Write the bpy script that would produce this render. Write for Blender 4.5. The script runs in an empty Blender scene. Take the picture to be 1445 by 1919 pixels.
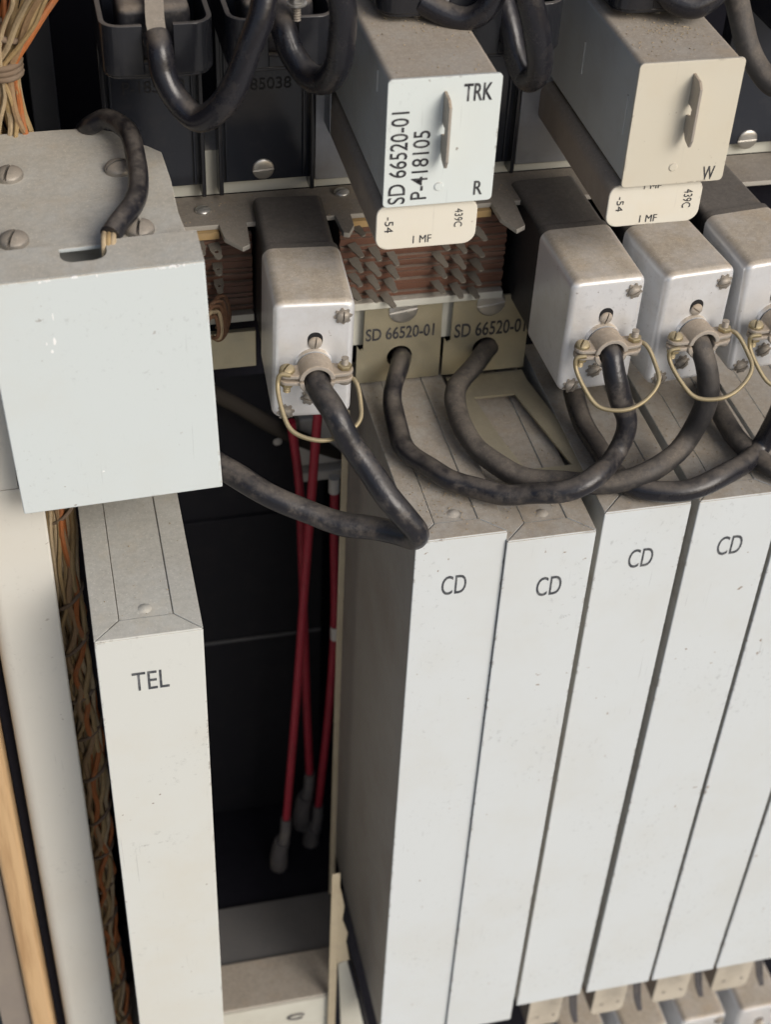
import bpy, bmesh, math, random
from mathutils import Vector, Matrix
random.seed(7)
RAD = math.radians
scene = bpy.context.scene
COL = scene.collection

# ------------------------------------------------------------------ camera
RC = ((0.97404228, -0.22257395, 0.04126102), (-0.11649017, -0.64914176, -0.75169476), (0.19409192, 0.72737597, -0.6582192))
FPX, CX, CY = 2887.77, 722.5, 959.5
def ray(px, py):
    a, b = (px - CX) / FPX, (py - CY) / FPX
    return Vector([RC[0][i] * a + RC[1][i] * b + RC[2][i] for i in range(3)])
CAM = -ray(780, 1016) * 0.78          # module corner is the origin, metres
def U(px, py, X=None, Y=None, Z=None):
    r = ray(px, py)
    for i, v in enumerate((X, Y, Z)):
        if v is not None:
            return CAM + r * ((v - CAM[i]) / r[i])
cam = bpy.data.cameras.new('camera')
cam_o = bpy.data.objects.new('camera', cam); COL.objects.link(cam_o)
m = Matrix(((RC[0][0], -RC[1][0], -RC[2][0], CAM.x), (RC[0][1], -RC[1][1], -RC[2][1], CAM.y), (RC[0][2], -RC[1][2], -RC[2][2], CAM.z), (0, 0, 0, 1)))
cam_o.matrix_world = m
cam.sensor_width = 36; cam.lens = FPX / 1919 * 36
cam.clip_start = 0.02; cam.clip_end = 200
cam.dof.use_dof = True; cam.dof.focus_distance = 0.76; cam.dof.aperture_fstop = 10.5
scene.camera = cam_o

# ------------------------------------------------------------------ light
SUN_DIR = Vector((0.48, -0.80, 0.64)).normalized()      # towards the light
w = bpy.data.worlds.new('World'); scene.world = w; w.use_nodes = True
nt = w.node_tree; nt.nodes.clear()
sky = nt.nodes.new('ShaderNodeTexSky'); sky.sky_type = 'NISHITA'; sky.sun_disc = False
sky.sun_elevation = math.asin(SUN_DIR.z); sky.sun_rotation = math.atan2(SUN_DIR.x, SUN_DIR.y)
sky.air_density = 1.0; sky.dust_density = 4.0; sky.ozone_density = 1.0
bg = nt.nodes.new('ShaderNodeBackground'); bg.inputs['Strength'].default_value = 0.105
wo = nt.nodes.new('ShaderNodeOutputWorld')
nt.links.new(sky.outputs[0], bg.inputs[0]); nt.links.new(bg.outputs[0], wo.inputs[0])
sl = bpy.data.lights.new('sun', 'SUN'); sl.energy = 2.15; sl.angle = RAD(36); sl.color = (1.0, 0.975, 0.94)
so = bpy.data.objects.new('sun', sl); COL.objects.link(so)
so.rotation_euler = SUN_DIR.to_track_quat('Z', 'Y').to_euler()
vs = scene.view_settings
vs.view_transform = 'Standard'; vs.look = 'None'; vs.gamma = 1.0; vs.use_curve_mapping = False
vs.exposure = 0.0
scene.render.engine = 'CYCLES'

# ------------------------------------------------------------------ materials
def mat(name, base, rough=0.5, metal=0.0, dust=0.0, dust_col=(0.27, 0.235, 0.195), dust_lo=0.15, dust_hi=0.8, patch=0.0,
        mott=0.0, mott_col=(0.3, 0.26, 0.2), mott_scale=30, spots=0.0, spot_col=(0.12, 0.06, 0.03), spot_scale=130, bump=0.0, bump_scale=900, stretch=None, coat=0.0, dust_scale=55, dust_min=0.8, chips=0.0, chip_col=(0.10, 0.065, 0.04), spec=0.5, grime=0.0):
    mt = bpy.data.materials.new(name); mt.use_nodes = True
    n = mt.node_tree; L = n.links; n.nodes.clear()
    def nd(t, **k):
        x = n.nodes.new(t)
        for a, b in k.items(): setattr(x, a, b)
        return x
    def noise(scale, detail=4, rgh=0.6, off=0.0):
        x = nd('ShaderNodeTexNoise'); x.inputs['Scale'].default_value = scale; x.inputs['Detail'].default_value = detail; x.inputs['Roughness'].default_value = rgh
        mp = nd('ShaderNodeMapping'); mp.inputs['Location'].default_value = (off, off * 1.7, -off)
        if stretch: mp.inputs['Scale'].default_value = stretch
        L.new(geo.outputs['Position'], mp.inputs[0]); L.new(mp.outputs[0], x.inputs['Vector'])
        return x.outputs['Fac']
    def rng(v, a, b, c=0.0, d=1.0):
        x = nd('ShaderNodeMapRange', interpolation_type='SMOOTHSTEP')
        L.new(v, x.inputs[0])
        for i, q in enumerate((a, b, c, d)): x.inputs[i + 1].default_value = q
        return x.outputs[0]
    def mul(a, b):
        x = nd('ShaderNodeMath', operation='MULTIPLY'); x.use_clamp = True
        for i, q in enumerate((a, b)):
            if hasattr(q, 'links'): L.new(q, x.inputs[i])
            else: x.inputs[i].default_value = q
        return x.outputs[0]
    def mix(f, a, b):
        x = nd('ShaderNodeMix', data_type='RGBA')
        if hasattr(f, 'links'): L.new(f, x.inputs[0])
        else: x.inputs[0].default_value = f
        for i, q in ((6, a), (7, b)):
            if hasattr(q, 'links'): L.new(q, x.inputs[i])
            else: x.inputs[i].default_value = (*q, 1)
        return x.outputs[2]
    def mixf(f, a, b):
        x = nd('ShaderNodeMix', data_type='FLOAT')
        if hasattr(f, 'links'): L.new(f, x.inputs[0])
        else: x.inputs[0].default_value = f
        for i, q in ((2, a), (3, b)):
            if hasattr(q, 'links'): L.new(q, x.inputs[i])
            else: x.inputs[i].default_value = q
        return x.outputs[0]
    geo = nd('ShaderNodeNewGeometry')
    bs = nd('ShaderNodeBsdfPrincipled'); out = nd('ShaderNodeOutputMaterial'); L.new(bs.outputs[0], out.inputs[0])
    col = base; rg = rough; me = metal
    if mott:
        f = mul(rng(noise(mott_scale, 5, 0.65, 3.1), 0.42, 0.72), mott)
        col = mix(f, col, mott_col)
    if spots:
        f = mul(mul(rng(noise(spot_scale * 2.6, 2, 0.5, 9.3), 0.69, 0.75), rng(noise(spot_scale * 0.3, 2, 0.5, 1.3), 0.52, 0.64)), spots)
        col = mix(f, col, spot_col)
    if grime:
        f = mul(mul(rng(noise(260, 4, 0.7, 31.0), 0.57, 0.70), rng(noise(17, 3, 0.6, 33.0), 0.45, 0.65)), grime)
        col = mix(f, col, tuple(c * 0.62 for c in base))
        sc = nd('ShaderNodeTexNoise'); sc.inputs['Scale'].default_value = 900; sc.inputs['Detail'].default_value = 1
        mp = nd('ShaderNodeMapping'); mp.inputs['Scale'].default_value = (1, 1, 0.035); mp.inputs['Rotation'].default_value = (0.1, 0.25, 0)
        L.new(geo.outputs['Position'], mp.inputs[0]); L.new(mp.outputs[0], sc.inputs['Vector'])
        f = mul(mul(rng(sc.outputs['Fac'], 0.70, 0.76), rng(noise(25, 3, 0.6, 37.0), 0.52, 0.66)), grime * 0.8)
        col = mix(f, col, tuple(c * 0.6 for c in base))
    if chips:
        bv = nd('ShaderNodeBevel', samples=4); bv.inputs['Radius'].default_value = 0.0019
        dt = nd('ShaderNodeVectorMath', operation='DOT_PRODUCT'); L.new(bv.outputs[0], dt.inputs[0]); L.new(geo.outputs['True Normal'], dt.inputs[1])
        f = mul(mul(rng(dt.outputs['Value'], 0.995, 0.90), mul(rng(noise(170, 4, 0.65, 12.1), 0.53, 0.59), rng(noise(28, 2, 0.5, 41.0), 0.47, 0.56))), chips)
        col = mix(f, col, chip_col)
    if dust or patch:
        nz = nd('ShaderNodeSeparateXYZ'); L.new(geo.outputs['Normal'], nz.inputs[0])
        up = rng(nz.outputs[2], dust_lo, dust_hi)
        va = rng(noise(dust_scale, 6, 0.7, 5.5), 0.3, 0.62, dust_min, 1.0)
        fd = mul(mul(up, va), dust)
        if patch:
            fp = mul(rng(noise(70, 6, 0.72, 2.2), 0.47, 0.68), patch)
            ad = nd('ShaderNodeMath', operation='MAXIMUM'); L.new(fd, ad.inputs[0]); L.new(fp, ad.inputs[1]); fd = ad.outputs[0]
        dk = tuple(c * 0.84 for c in dust_col); lt = tuple(min(1, c * 1.13) for c in dust_col)
        dc = mix(rng(noise(330, 6, 0.8, 7.7), 0.3, 0.7), dk, lt)
        gr = mul(rng(noise(1100, 2, 0.5, 4.4), 0.62, 0.70), 0.5)
        dc = mix(gr, dc, tuple(min(1, c * 1.75) for c in dust_col))
        gd = mul(rng(noise(800, 3, 0.6, 14.4), 0.60, 0.70), 0.5)
        dc = mix(gd, dc, tuple(c * 0.55 for c in dust_col))
        dc = mix(mul(rng(noise(38, 5, 0.7, 21.0), 0.52, 0.72), 0.45), dc, (dust_col[0] * 1.12, dust_col[1] * 0.98, dust_col[2] * 0.78))
        col = mix(fd, col, dc); rg = mixf(fd, rough, 0.95)
        if metal: me = mixf(fd, metal, 0.0)
    if hasattr(col, 'links'): L.new(col, bs.inputs['Base Color'])
    else: bs.inputs['Base Color'].default_value = (*col, 1)
    if not hasattr(rg, 'links'):
        rg = rng(noise(90, 4, 0.6, 6.1), 0.3, 0.7, max(0.02, rough - 0.07), min(1, rough + 0.08))
    L.new(rg, bs.inputs['Roughness'])
    if hasattr(me, 'links'): L.new(me, bs.inputs['Metallic'])
    else: bs.inputs['Metallic'].default_value = me
    bs.inputs['Specular IOR Level'].default_value = spec
    if coat: bs.inputs['Coat Weight'].default_value = coat
    if bump:
        b = nd('ShaderNodeBump'); b.inputs['Strength'].default_value = bump; b.inputs['Distance'].default_value = 0.0006
        L.new(noise(bump_scale, 3, 0.6, 8.8), b.inputs['Height']); L.new(b.outputs[0], bs.inputs['Normal'])
    return mt
M = {}
DUST = (0.30, 0.255, 0.20)
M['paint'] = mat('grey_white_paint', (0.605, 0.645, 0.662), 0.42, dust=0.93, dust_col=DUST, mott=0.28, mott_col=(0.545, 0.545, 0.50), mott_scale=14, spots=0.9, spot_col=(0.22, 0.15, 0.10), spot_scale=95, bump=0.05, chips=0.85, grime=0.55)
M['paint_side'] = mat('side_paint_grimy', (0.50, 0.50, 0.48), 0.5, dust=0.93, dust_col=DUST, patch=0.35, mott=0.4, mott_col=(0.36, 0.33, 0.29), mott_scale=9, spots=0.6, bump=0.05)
M['paint_shaded'] = mat('brown_grey_shaded_side', (0.29, 0.275, 0.255), 0.55, dust=0.9, dust_col=DUST, patch=0.2, mott=0.6, mott_col=(0.21, 0.175, 0.145), mott_scale=11, spots=0.4, bump=0.05)  # grimy brown-grey side, base also darkened for the shade it stands in
M['paint_tel'] = mat('warm_white_paint', (0.615, 0.635, 0.61), 0.45, dust=0.82, dust_col=(0.39, 0.37, 0.32), mott=0.3, mott_col=(0.58, 0.54, 0.44), mott_scale=12, spots=0.8, spot_scale=95, bump=0.05, chips=0.75, grime=0.55)
M['paint_box'] = mat('box_grey_paint', (0.60, 0.655, 0.662), 0.4, dust=0.85, dust_col=(0.43, 0.385, 0.31), mott=0.2, mott_col=(0.56, 0.54, 0.47), mott_scale=13, spots=0.6, bump=0.05, chips=0.6, grime=0.4, chip_col=(0.30, 0.25, 0.17))
M['upright'] = mat('upright_paint', (0.63, 0.62, 0.565), 0.5, dust=0.6, mott=0.4, mott_col=(0.57, 0.54, 0.47), mott_scale=9, spots=0.5, grime=0.4)
M['plate_white'] = mat('plate_cool_white', (0.64, 0.695, 0.685), 0.35, dust=0.5, mott=0.15, mott_col=(0.6, 0.6, 0.54), spots=0.6, grime=0.35, chips=0.8)
M['plate_cream'] = mat('plate_aged_cream', (0.60, 0.565, 0.468), 0.4, dust=0.5, mott=0.35, mott_col=(0.58, 0.50, 0.37), mott_scale=16, spots=0.5, grime=0.4, chips=0.7)
M['cap_cream'] = mat('capacitor_cream', (0.70, 0.67, 0.58), 0.4, chips=0.5, grime=0.35, dust=0.6, mott=0.3, mott_col=(0.68, 0.60, 0.45), mott_scale=25, spots=0.5)
M['cap_dim'] = mat('capacitor_dusty_beige', (0.50, 0.455, 0.375), 0.5, patch=0.25, dust=0.6, mott=0.4)
M['can'] = mat('relay_can_grey', (0.46, 0.47, 0.455), 0.55, dust=0.97, dust_col=(0.34, 0.29, 0.23), patch=0.12, mott=0.4, mott_col=(0.36, 0.34, 0.31), mott_scale=20)
M['cap_side'] = mat('capacitor_side_brown', (0.30, 0.25, 0.205), 0.5, dust=0.8, patch=0.3, mott=0.5, mott_col=(0.15, 0.12, 0.095), mott_scale=22)
M['black'] = mat('black_bakelite', (0.017, 0.018, 0.022), 0.18, dust=0.75, dust_col=(0.13, 0.115, 0.10), dust_lo=0.5, dust_hi=1.0, patch=0.05, bump=0.06, bump_scale=300)
M['black_panel'] = mat('black_panel', (0.021, 0.024, 0.032), 0.15, dust=0.7, dust_col=(0.13, 0.115, 0.10), dust_lo=0.5, dust_hi=1.0, patch=0.06, bump=0.06, bump_scale=300)
M['black_dusty'] = mat('black_bakelite_dusty', (0.015, 0.015, 0.018), 0.5, dust=0.95, dust_col=(0.17, 0.145, 0.12), dust_lo=0.1, dust_hi=0.8, patch=0.35, bump=0.25, bump_scale=500)
M['body_dusty'] = mat('plug_body_dusty', (0.017, 0.017, 0.019), 0.5, dust=0.9, dust_col=(0.135, 0.12, 0.105), dust_lo=0.2, dust_hi=0.95, patch=0.12, bump=0.3, bump_scale=350)
M['cable'] = mat('cable_rubber', (0.013, 0.013, 0.017), 0.26, dust=0.72, dust_col=(0.15, 0.128, 0.105), dust_lo=0.45, dust_hi=1.0, patch=0.10, bump=0.25, bump_scale=420, dust_scale=120, dust_min=0.25)
M['cable_worn'] = mat('cable_rubber_worn', (0.014, 0.014, 0.018), 0.28, dust=0.75, dust_col=(0.14, 0.12, 0.10), dust_lo=0.5, dust_hi=1.05, patch=0.52, bump=0.35, bump_scale=420, dust_scale=90, dust_min=0.1)
M['cable_dusty'] = mat('cable_rubber_dusty', (0.022, 0.021, 0.022), 0.5, dust=0.92, dust_col=(0.145, 0.124, 0.102), dust_lo=0.0, dust_hi=0.85, patch=0.30, bump=0.45, bump_scale=420, dust_scale=120, dust_min=0.35)
M['alu'] = mat('cast_aluminium_lacquer', (0.85, 0.865, 0.885), 0.32, metal=0.55, dust=0.96, dust_col=(0.40, 0.34, 0.262), dust_lo=0.3, dust_hi=0.85, patch=0.08, mott=0.28, mott_col=(0.5, 0.45, 0.38), grime=0.5, mott_scale=35, spots=0.5, bump=0.12, bump_scale=500)
M['alu_grimy'] = mat('clamp_grimy', (0.42, 0.39, 0.35), 0.45, metal=0.5, dust=0.9, dust_col=(0.34, 0.275, 0.205), dust_lo=-0.3, dust_hi=0.7, patch=0.5, bump=0.2)
M['brass'] = mat('dull_brass', (0.40, 0.335, 0.20), 0.4, metal=0.8, dust=0.55, dust_col=(0.30, 0.25, 0.17), patch=0.3)
M['steel'] = mat('screw_steel', (0.60, 0.59, 0.56), 0.3, metal=0.9, dust=0.25, patch=0.15)
M['steel_dull'] = mat('screw_steel_dull', (0.38, 0.35, 0.31), 0.45, metal=0.7, dust=0.75, patch=0.4, dust_col=(0.27, 0.23, 0.18))
M['zinc'] = mat('zinc_plate', (0.40, 0.42, 0.46), 0.42, metal=0.7, dust=0.6, patch=0.2, mott=0.5, mott_col=(0.25, 0.26, 0.29))
M['chromate'] = mat('yellow_chromate', (0.50, 0.455, 0.325), 0.36, metal=0.7, dust=0.5, dust_col=(0.25, 0.215, 0.165), patch=0.15, mott=0.5, mott_col=(0.40, 0.38, 0.30), mott_scale=40)
M['shelf'] = mat('shelf_dusty', (0.36, 0.34, 0.30), 0.6, dust=0.95, dust_col=(0.235, 0.205, 0.17), dust_lo=0.3)
M['rail'] = mat('rail_paint', (0.52, 0.52, 0.46), 0.5, dust=0.8, mott=0.2, patch=0.05)
M['edge_wood'] = mat('phenolic_edge', (0.40, 0.27, 0.12), 0.6, patch=0.2)
M['lam'] = mat('phenolic_brown', (0.125, 0.058, 0.037), 0.45, patch=0.2, dust=0.9, dust_lo=0.5, dust_col=(0.24, 0.19, 0.15), mott=0.5, mott_col=(0.08, 0.035, 0.022), mott_scale=60, stretch=(0.25, 1, 1))
M['lam_dark'] = mat('phenolic_gap', (0.02, 0.012, 0.01), 0.8)
M['lug'] = mat('tinned_lug', (0.30, 0.275, 0.23), 0.45, metal=0.6, dust=0.75, dust_col=(0.15, 0.132, 0.108), patch=0.2)
M['red'] = mat('red_insulation', (0.25, 0.010, 0.026), 0.6, mott=0.4, mott_col=(0.15, 0.008, 0.016), mott_scale=90)
M['inner'] = mat('interior_shade', (0.006, 0.006, 0.010), 0.85, spec=0.15)  # near-black base stands in for the shade inside rack and box
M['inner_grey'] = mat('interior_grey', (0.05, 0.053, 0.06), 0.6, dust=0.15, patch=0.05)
M['wood'] = mat('pine_wood', (0.56, 0.38, 0.205), 0.6, mott=0.9, mott_col=(0.38, 0.23, 0.11), mott_scale=120, stretch=(1, 1, 0.06))
M['dim'] = mat('shaded_rubber', (0.030, 0.026, 0.022), 0.95, spec=0.1)  # cable rubber kept dark and flat for the shade of the hollow
M['tan'] = mat('tan_guide_strip', (0.40, 0.345, 0.245), 0.55, patch=0.2, mott=0.4, mott_col=(0.28, 0.23, 0.16), chips=0.5)
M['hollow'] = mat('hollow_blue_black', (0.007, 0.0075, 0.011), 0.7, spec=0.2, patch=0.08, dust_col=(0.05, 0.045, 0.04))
M['taupe'] = mat('taupe_paint', (0.22, 0.19, 0.165), 0.6, mott=0.3)
M['blue'] = mat('blue_grey_sheet', (0.05, 0.075, 0.10), 0.5, patch=0.2)
M['ink'] = mat('black_ink', (0.022, 0.022, 0.027), 0.55, mott=0.6, mott_col=(0.16, 0.16, 0.16), mott_scale=420)
M['ink_soft'] = mat('grey_ink', (0.05, 0.055, 0.065), 0.55, mott=0.6, mott_col=(0.2, 0.21, 0.21), mott_scale=420)
M['emboss'] = mat('embossed_black', (0.006, 0.006, 0.008), 0.6)
M['grey_box'] = mat('pale_terminal_plastic', (0.45, 0.44, 0.42), 0.5, patch=0.2)
M['lead'] = mat('grey_lead', (0.075, 0.072, 0.076), 0.55, patch=0.2)
WIRES = [mat('wire_' + n_, c_, 0.75, patch=0.35, dust_col=(0.22, 0.165, 0.11), mott=0.35, mott_col=tuple(q * 0.45 for q in c_), mott_scale=500, bump=0.5, bump_scale=1500) for n_, c_ in
         (('orange', (0.40, 0.13, 0.035)), ('cream', (0.44, 0.34, 0.21)), ('tan', (0.31, 0.20, 0.105)), ('slate', (0.14, 0.16, 0.17)), ('brown', (0.17, 0.085, 0.045)), ('straw', (0.38, 0.265, 0.125)))]
M['ground'] = mat('concrete_floor', (0.36, 0.35, 0.33), 0.8, mott=0.5, mott_col=(0.28, 0.27, 0.25), mott_scale=3)
M['chip'] = mat('bare_white_chip', (0.86, 0.87, 0.87), 0.5)
M['lace'] = mat('lacing_cord', (0.17, 0.12, 0.08), 0.8, patch=0.3)

# ------------------------------------------------------------------ mesh helpers
def box(x0, x1, y0, y1, z0, z1, bev=0.0, seg=2):
    b = bmesh.new(); bmesh.ops.create_cube(b, size=1)
    for v in b.verts:
        v.co = Vector(((x0 + x1) / 2 + v.co.x * (x1 - x0), (y0 + y1) / 2 + v.co.y * (y1 - y0), (z0 + z1) / 2 + v.co.z * (z1 - z0)))
    if bev: bmesh.ops.bevel(b, geom=list(b.edges), offset=bev, segments=seg, affect='EDGES', profile=0.5, clamp_overlap=True)
    return b
def prism(poly, axis, a, b_, bev=0.0, seg=2):
    """polygon (u,v) extruded along axis from a to b_. axis z:(x,y) y:(x,z) x:(y,z)"""
    b = bmesh.new()
    def P3(p, t):
        return {'z': (p[0], p[1], t), 'y': (p[0], t, p[1]), 'x': (t, p[0], p[1])}[axis]
    lo = [b.verts.new(P3(p, a)) for p in poly]; hi = [b.verts.new(P3(p, b_)) for p in poly]
    n = len(poly)
    b.faces.new(lo); b.faces.new(hi)
    for i in range(n): b.faces.new((lo[i], lo[(i + 1) % n], hi[(i + 1) % n], hi[i]))
    bmesh.ops.recalc_face_normals(b, faces=list(b.faces))
    if bev: bmesh.ops.bevel(b, geom=list(b.edges), offset=bev, segments=seg, affect='EDGES', profile=0.5, clamp_overlap=True)
    return b
def join(*bs):
    r = bmesh.new()
    for b in bs:
        me = bpy.data.meshes.new('tmp'); b.to_mesh(me); b.free(); r.from_mesh(me); bpy.data.meshes.remove(me)
    return r
def xf(b, mtx):
    b.transform(mtx); return b
def mv(b, x, y, z): return xf(b, Matrix.Translation((x, y, z)))
def lathe(prof, seg=24):
    """profile (r,z) rotated round z"""
    b = bmesh.new(); rings = []
    for r, z in prof:
        if r < 1e-7: rings.append([b.verts.new((0, 0, z))])
        else: rings.append([b.verts.new((r * math.cos(2 * math.pi * k / seg), r * math.sin(2 * math.pi * k / seg), z)) for k in range(seg)])
    for A, B in zip(rings, rings[1:]):
        for k in range(seg):
            k2 = (k + 1) % seg
            if len(A) == 1 and len(B) == 1: continue
            if len(A) == 1: b.faces.new((A[0], B[k], B[k2]))
            elif len(B) == 1: b.faces.new((A[k], A[k2], B[0]))
            else: b.faces.new((A[k], A[k2], B[k2], B[k]))
    bmesh.ops.recalc_face_normals(b, faces=list(b.faces))
    return b
def spline(pts, n=8):
    pts = [Vector(p) for p in pts]; P = [pts[0] * 2 - pts[1]] + pts + [pts[-1] * 2 - pts[-2]]; out = []
    for i in range(1, len(P) - 2):
        p0, p1, p2, p3 = P[i - 1:i + 3]
        t0 = 0; t1 = t0 + max(1e-6, (p1 - p0).length) ** .5; t2 = t1 + max(1e-6, (p2 - p1).length) ** .5; t3 = t2 + max(1e-6, (p3 - p2).length) ** .5
        for k in range(n):
            t = t1 + (t2 - t1) * k / n
            A1 = p0 * ((t1 - t) / (t1 - t0)) + p1 * ((t - t0) / (t1 - t0)); A2 = p1 * ((t2 - t) / (t2 - t1)) + p2 * ((t - t1) / (t2 - t1)); A3 = p2 * ((t3 - t) / (t3 - t2)) + p3 * ((t - t2) / (t3 - t2))
            B1 = A1 * ((t2 - t) / (t2 - t0)) + A2 * ((t - t0) / (t2 - t0)); B2 = A2 * ((t3 - t) / (t3 - t1)) + A3 * ((t - t1) / (t3 - t1))
            out.append(B1 * ((t2 - t) / (t2 - t1)) + B2 * ((t - t1) / (t2 - t1)))
    out.append(pts[-1]); return out
def tube(pts, r, seg=14, n=8, lump=0.0, smooth_path=True, seed=0, wob=0.0):
    path = spline(pts, n) if smooth_path else [Vector(p) for p in pts]
    if wob:
        r2 = random.Random(seed + 50); q = [[(r2.uniform(30, 75), r2.uniform(0, 6.28)), (r2.uniform(110, 190), r2.uniform(0, 6.28))] for _ in range(3)]
        s0 = 0.0; tot = sum((a - c).length for a, c in zip(path, path[1:])); new = []
        for i, p in enumerate(path):
            if i: s0 += (p - path[i - 1]).length
            fade = min(1, s0 / 0.025, (tot - s0) / 0.025)
            new.append(p + Vector([wob * fade * (math.sin(q[k][0][0] * s0 + q[k][0][1]) + 0.55 * math.sin(q[k][1][0] * s0 + q[k][1][1])) * (0.35 if k == 2 else 1) for k in range(3)]))
        path = new
    b = bmesh.new(); rings = []
    t = (path[1] - path[0]).normalized(); u = t.orthogonal().normalized()
    rr = random.Random(seed); ph = [rr.uniform(0, 6.28) for _ in range(6)]
    s = 0.0
    for i, p in enumerate(path):
        if i: s += (p - path[i - 1]).length
        t2 = (path[min(i + 1, len(path) - 1)] - path[max(i - 1, 0)]).normalized()
        u = (u - t2 * u.dot(t2)).normalized(); v = t2.cross(u)
        ring = []
        for k in range(seg):
            a = 2 * math.pi * k / seg
            q = 1 + lump * (math.sin(s * 95 + ph[0] + math.cos(a + ph[1])) + 0.6 * math.sin(s * 210 + ph[2] + 1.4 * math.cos(a + ph[3])) + 0.4 * math.sin(2 * a + s * 60 + ph[4]))
            ring.append(b.verts.new(p + (u * math.cos(a) + v * math.sin(a)) * r * q))
        rings.append(ring)
    for A, B in zip(rings, rings[1:]):
        for k in range(seg):
            k2 = (k + 1) % seg; b.faces.new((A[k], A[k2], B[k2], B[k]))
    b.faces.new(rings[0][::-1]); b.faces.new(rings[-1])
    bmesh.ops.recalc_face_normals(b, faces=list(b.faces))
    return b
def arc(cx, cy, r, a0, a1, n=6):
    return [(cx + r * math.cos(RAD(a0 + (a1 - a0) * i / n)), cy + r * math.sin(RAD(a0 + (a1 - a0) * i / n))) for i in range(n + 1)]
def rrect(x0, x1, y0, y1, r, n=5):
    if not isinstance(r, (tuple, list)): r = (r,) * 4       # bl br tr tl
    p = []
    for (cx, cy, a0, q) in ((x0, y0, 180, 0), (x1, y0, 270, 1), (x1, y1, 0, 2), (x0, y1, 90, 3)):
        rr = r[q]
        if rr <= 0: p.append((cx, cy)); continue
        ox = cx + rr if q in (0, 3) else cx - rr; oy = cy + rr if q in (0, 1) else cy - rr
        p += arc(ox, oy, rr, a0, a0 + 90, n)
    return p
def screw(r, h, slot=0.0, ang=0.0, seg=24):
    """domed head standing on z=0, slot along x turned by ang"""
    prof = [(0, h)] + [(r * math.sin(RAD(a)), h * (0.25 + 0.75 * math.cos(RAD(a)))) for a in (15, 30, 45, 60, 75, 88)] + [(r, 0.0)]
    b = lathe(prof, seg)
    if slot:
        hs = []
        for sgn in (1, -1):
            c = b.copy()
            res = bmesh.ops.bisect_plane(c, geom=list(c.verts) + list(c.edges) + list(c.faces), plane_co=(0, sgn * slot / 2, 0), plane_no=(0, sgn, 0), clear_inner=True)
            ed = [e for e in res['geom_cut'] if isinstance(e, bmesh.types.BMEdge)]
            vsx = [v for v in res['geom_cut'] if isinstance(v, bmesh.types.BMVert)]
            vsx.sort(key=lambda v: v.co.x)
            try: c.faces.new(vsx)
            except Exception: pass
            hs.append(c)
        fl = lathe([(0, h * 0.35), (r * 0.97, h * 0.3), (r * 0.97, 0)], seg)
        b.free(); b = join(hs[0], hs[1], fl)
        bmesh.ops.recalc_face_normals(b, faces=list(b.faces))
    return xf(b, Matrix.Rotation(ang, 4, 'Z'))
FRONT = Matrix.Rotation(RAD(90), 4, 'X')       # z -> -y : a lathed head faces the viewer
def star(r, h, teeth=8):
    p = []
    for k in range(teeth * 4):
        a = 2 * math.pi * k / (teeth * 4); rad = r if k % 4 in (0, 1) else r * 0.76
        p.append((rad * math.cos(a), rad * math.sin(a)))
    return prism(p, 'z', 0, h)
def link(name, me, material, parent):
    o = bpy.data.objects.new(name, me); COL.objects.link(o)
    if material is not None and len(me.materials) == 0: me.materials.append(material)
    if parent is not None: o.parent = parent
    return o
def part(name, b, material, root=None, local=False, flat=False, wn=True, top=None):
    if isinstance(material, str): material = M[material]
    if root is not None and not local:
        loc = Vector(root.location)
        p = root.parent
        while p is not None: loc += Vector(p.location); p = p.parent
        if not loc.length < 1e-9: b.transform(Matrix.Translation(-loc))
    me = bpy.data.meshes.new(name); b.to_mesh(me); b.free()
    if not flat:
        me.polygons.foreach_set('use_smooth', [True] * len(me.polygons))
        me.set_sharp_from_angle(angle=RAD(46))
    o = link(name, me, material, root)
    if not flat and wn:
        md = o.modifiers.new('normals', 'WEIGHTED_NORMAL'); md.keep_sharp = True
    return o
def thing(name, label, cat, loc=(0, 0, 0), group=None):
    o = bpy.data.objects.new(name, None); COL.objects.link(o); o.empty_display_size = 0.01
    o.location = loc; o['label'] = label; o['category'] = cat
    if group: o['group'] = group
    return o
def tag(o, label, cat, group=None):
    o['label'] = label; o['category'] = cat
    if group: o['group'] = group
    return o
def setting(o): o['kind'] = 'structure'; return o
def based(name, b, material, label, cat, group=None, wn=True):
    """one-mesh thing with its origin at the middle of its own base"""
    xs = [v.co for v in b.verts]
    c = Vector(((min(v.x for v in xs) + max(v.x for v in xs)) / 2, (min(v.y for v in xs) + max(v.y for v in xs)) / 2, min(v.z for v in xs)))
    b.transform(Matrix.Translation(-c))
    o = part(name, b, material, None, wn=wn); o.location = c
    return tag(o, label, cat, group)
def dup(root, mtx=None, label=None):
    def cp(o, par):
        c = o.copy(); COL.objects.link(c); c.parent = par
        for ch in list(o.children): cp(ch, c)
        return c
    r = cp(root, None)
    if label: r['label'] = label
    return r
def text_bm(body, weight=0.0, depth=0.0):
    cu = bpy.data.curves.new('t', 'FONT'); cu.body = body; cu.size = 1; cu.offset = weight; cu.resolution_u = 4; cu.extrude = depth
    o = bpy.data.objects.new('t', cu); COL.objects.link(o)
    bpy.context.view_layer.update()
    me = bpy.data.meshes.new_from_object(o.evaluated_get(bpy.context.evaluated_depsgraph_get()))
    b = bmesh.new(); b.from_mesh(me)
    bpy.data.objects.remove(o); bpy.data.curves.remove(cu); bpy.data.meshes.remove(me)
    x0, x1 = min(v.co.x for v in b.verts), max(v.co.x for v in b.verts); y0, y1 = min(v.co.y for v in b.verts), max(v.co.y for v in b.verts)
    for v in b.verts: v.co = Vector(((v.co.x - x0) / (x1 - x0) - .5, (v.co.y - y0) / (y1 - y0) - .5, v.co.z))
    return b
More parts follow.
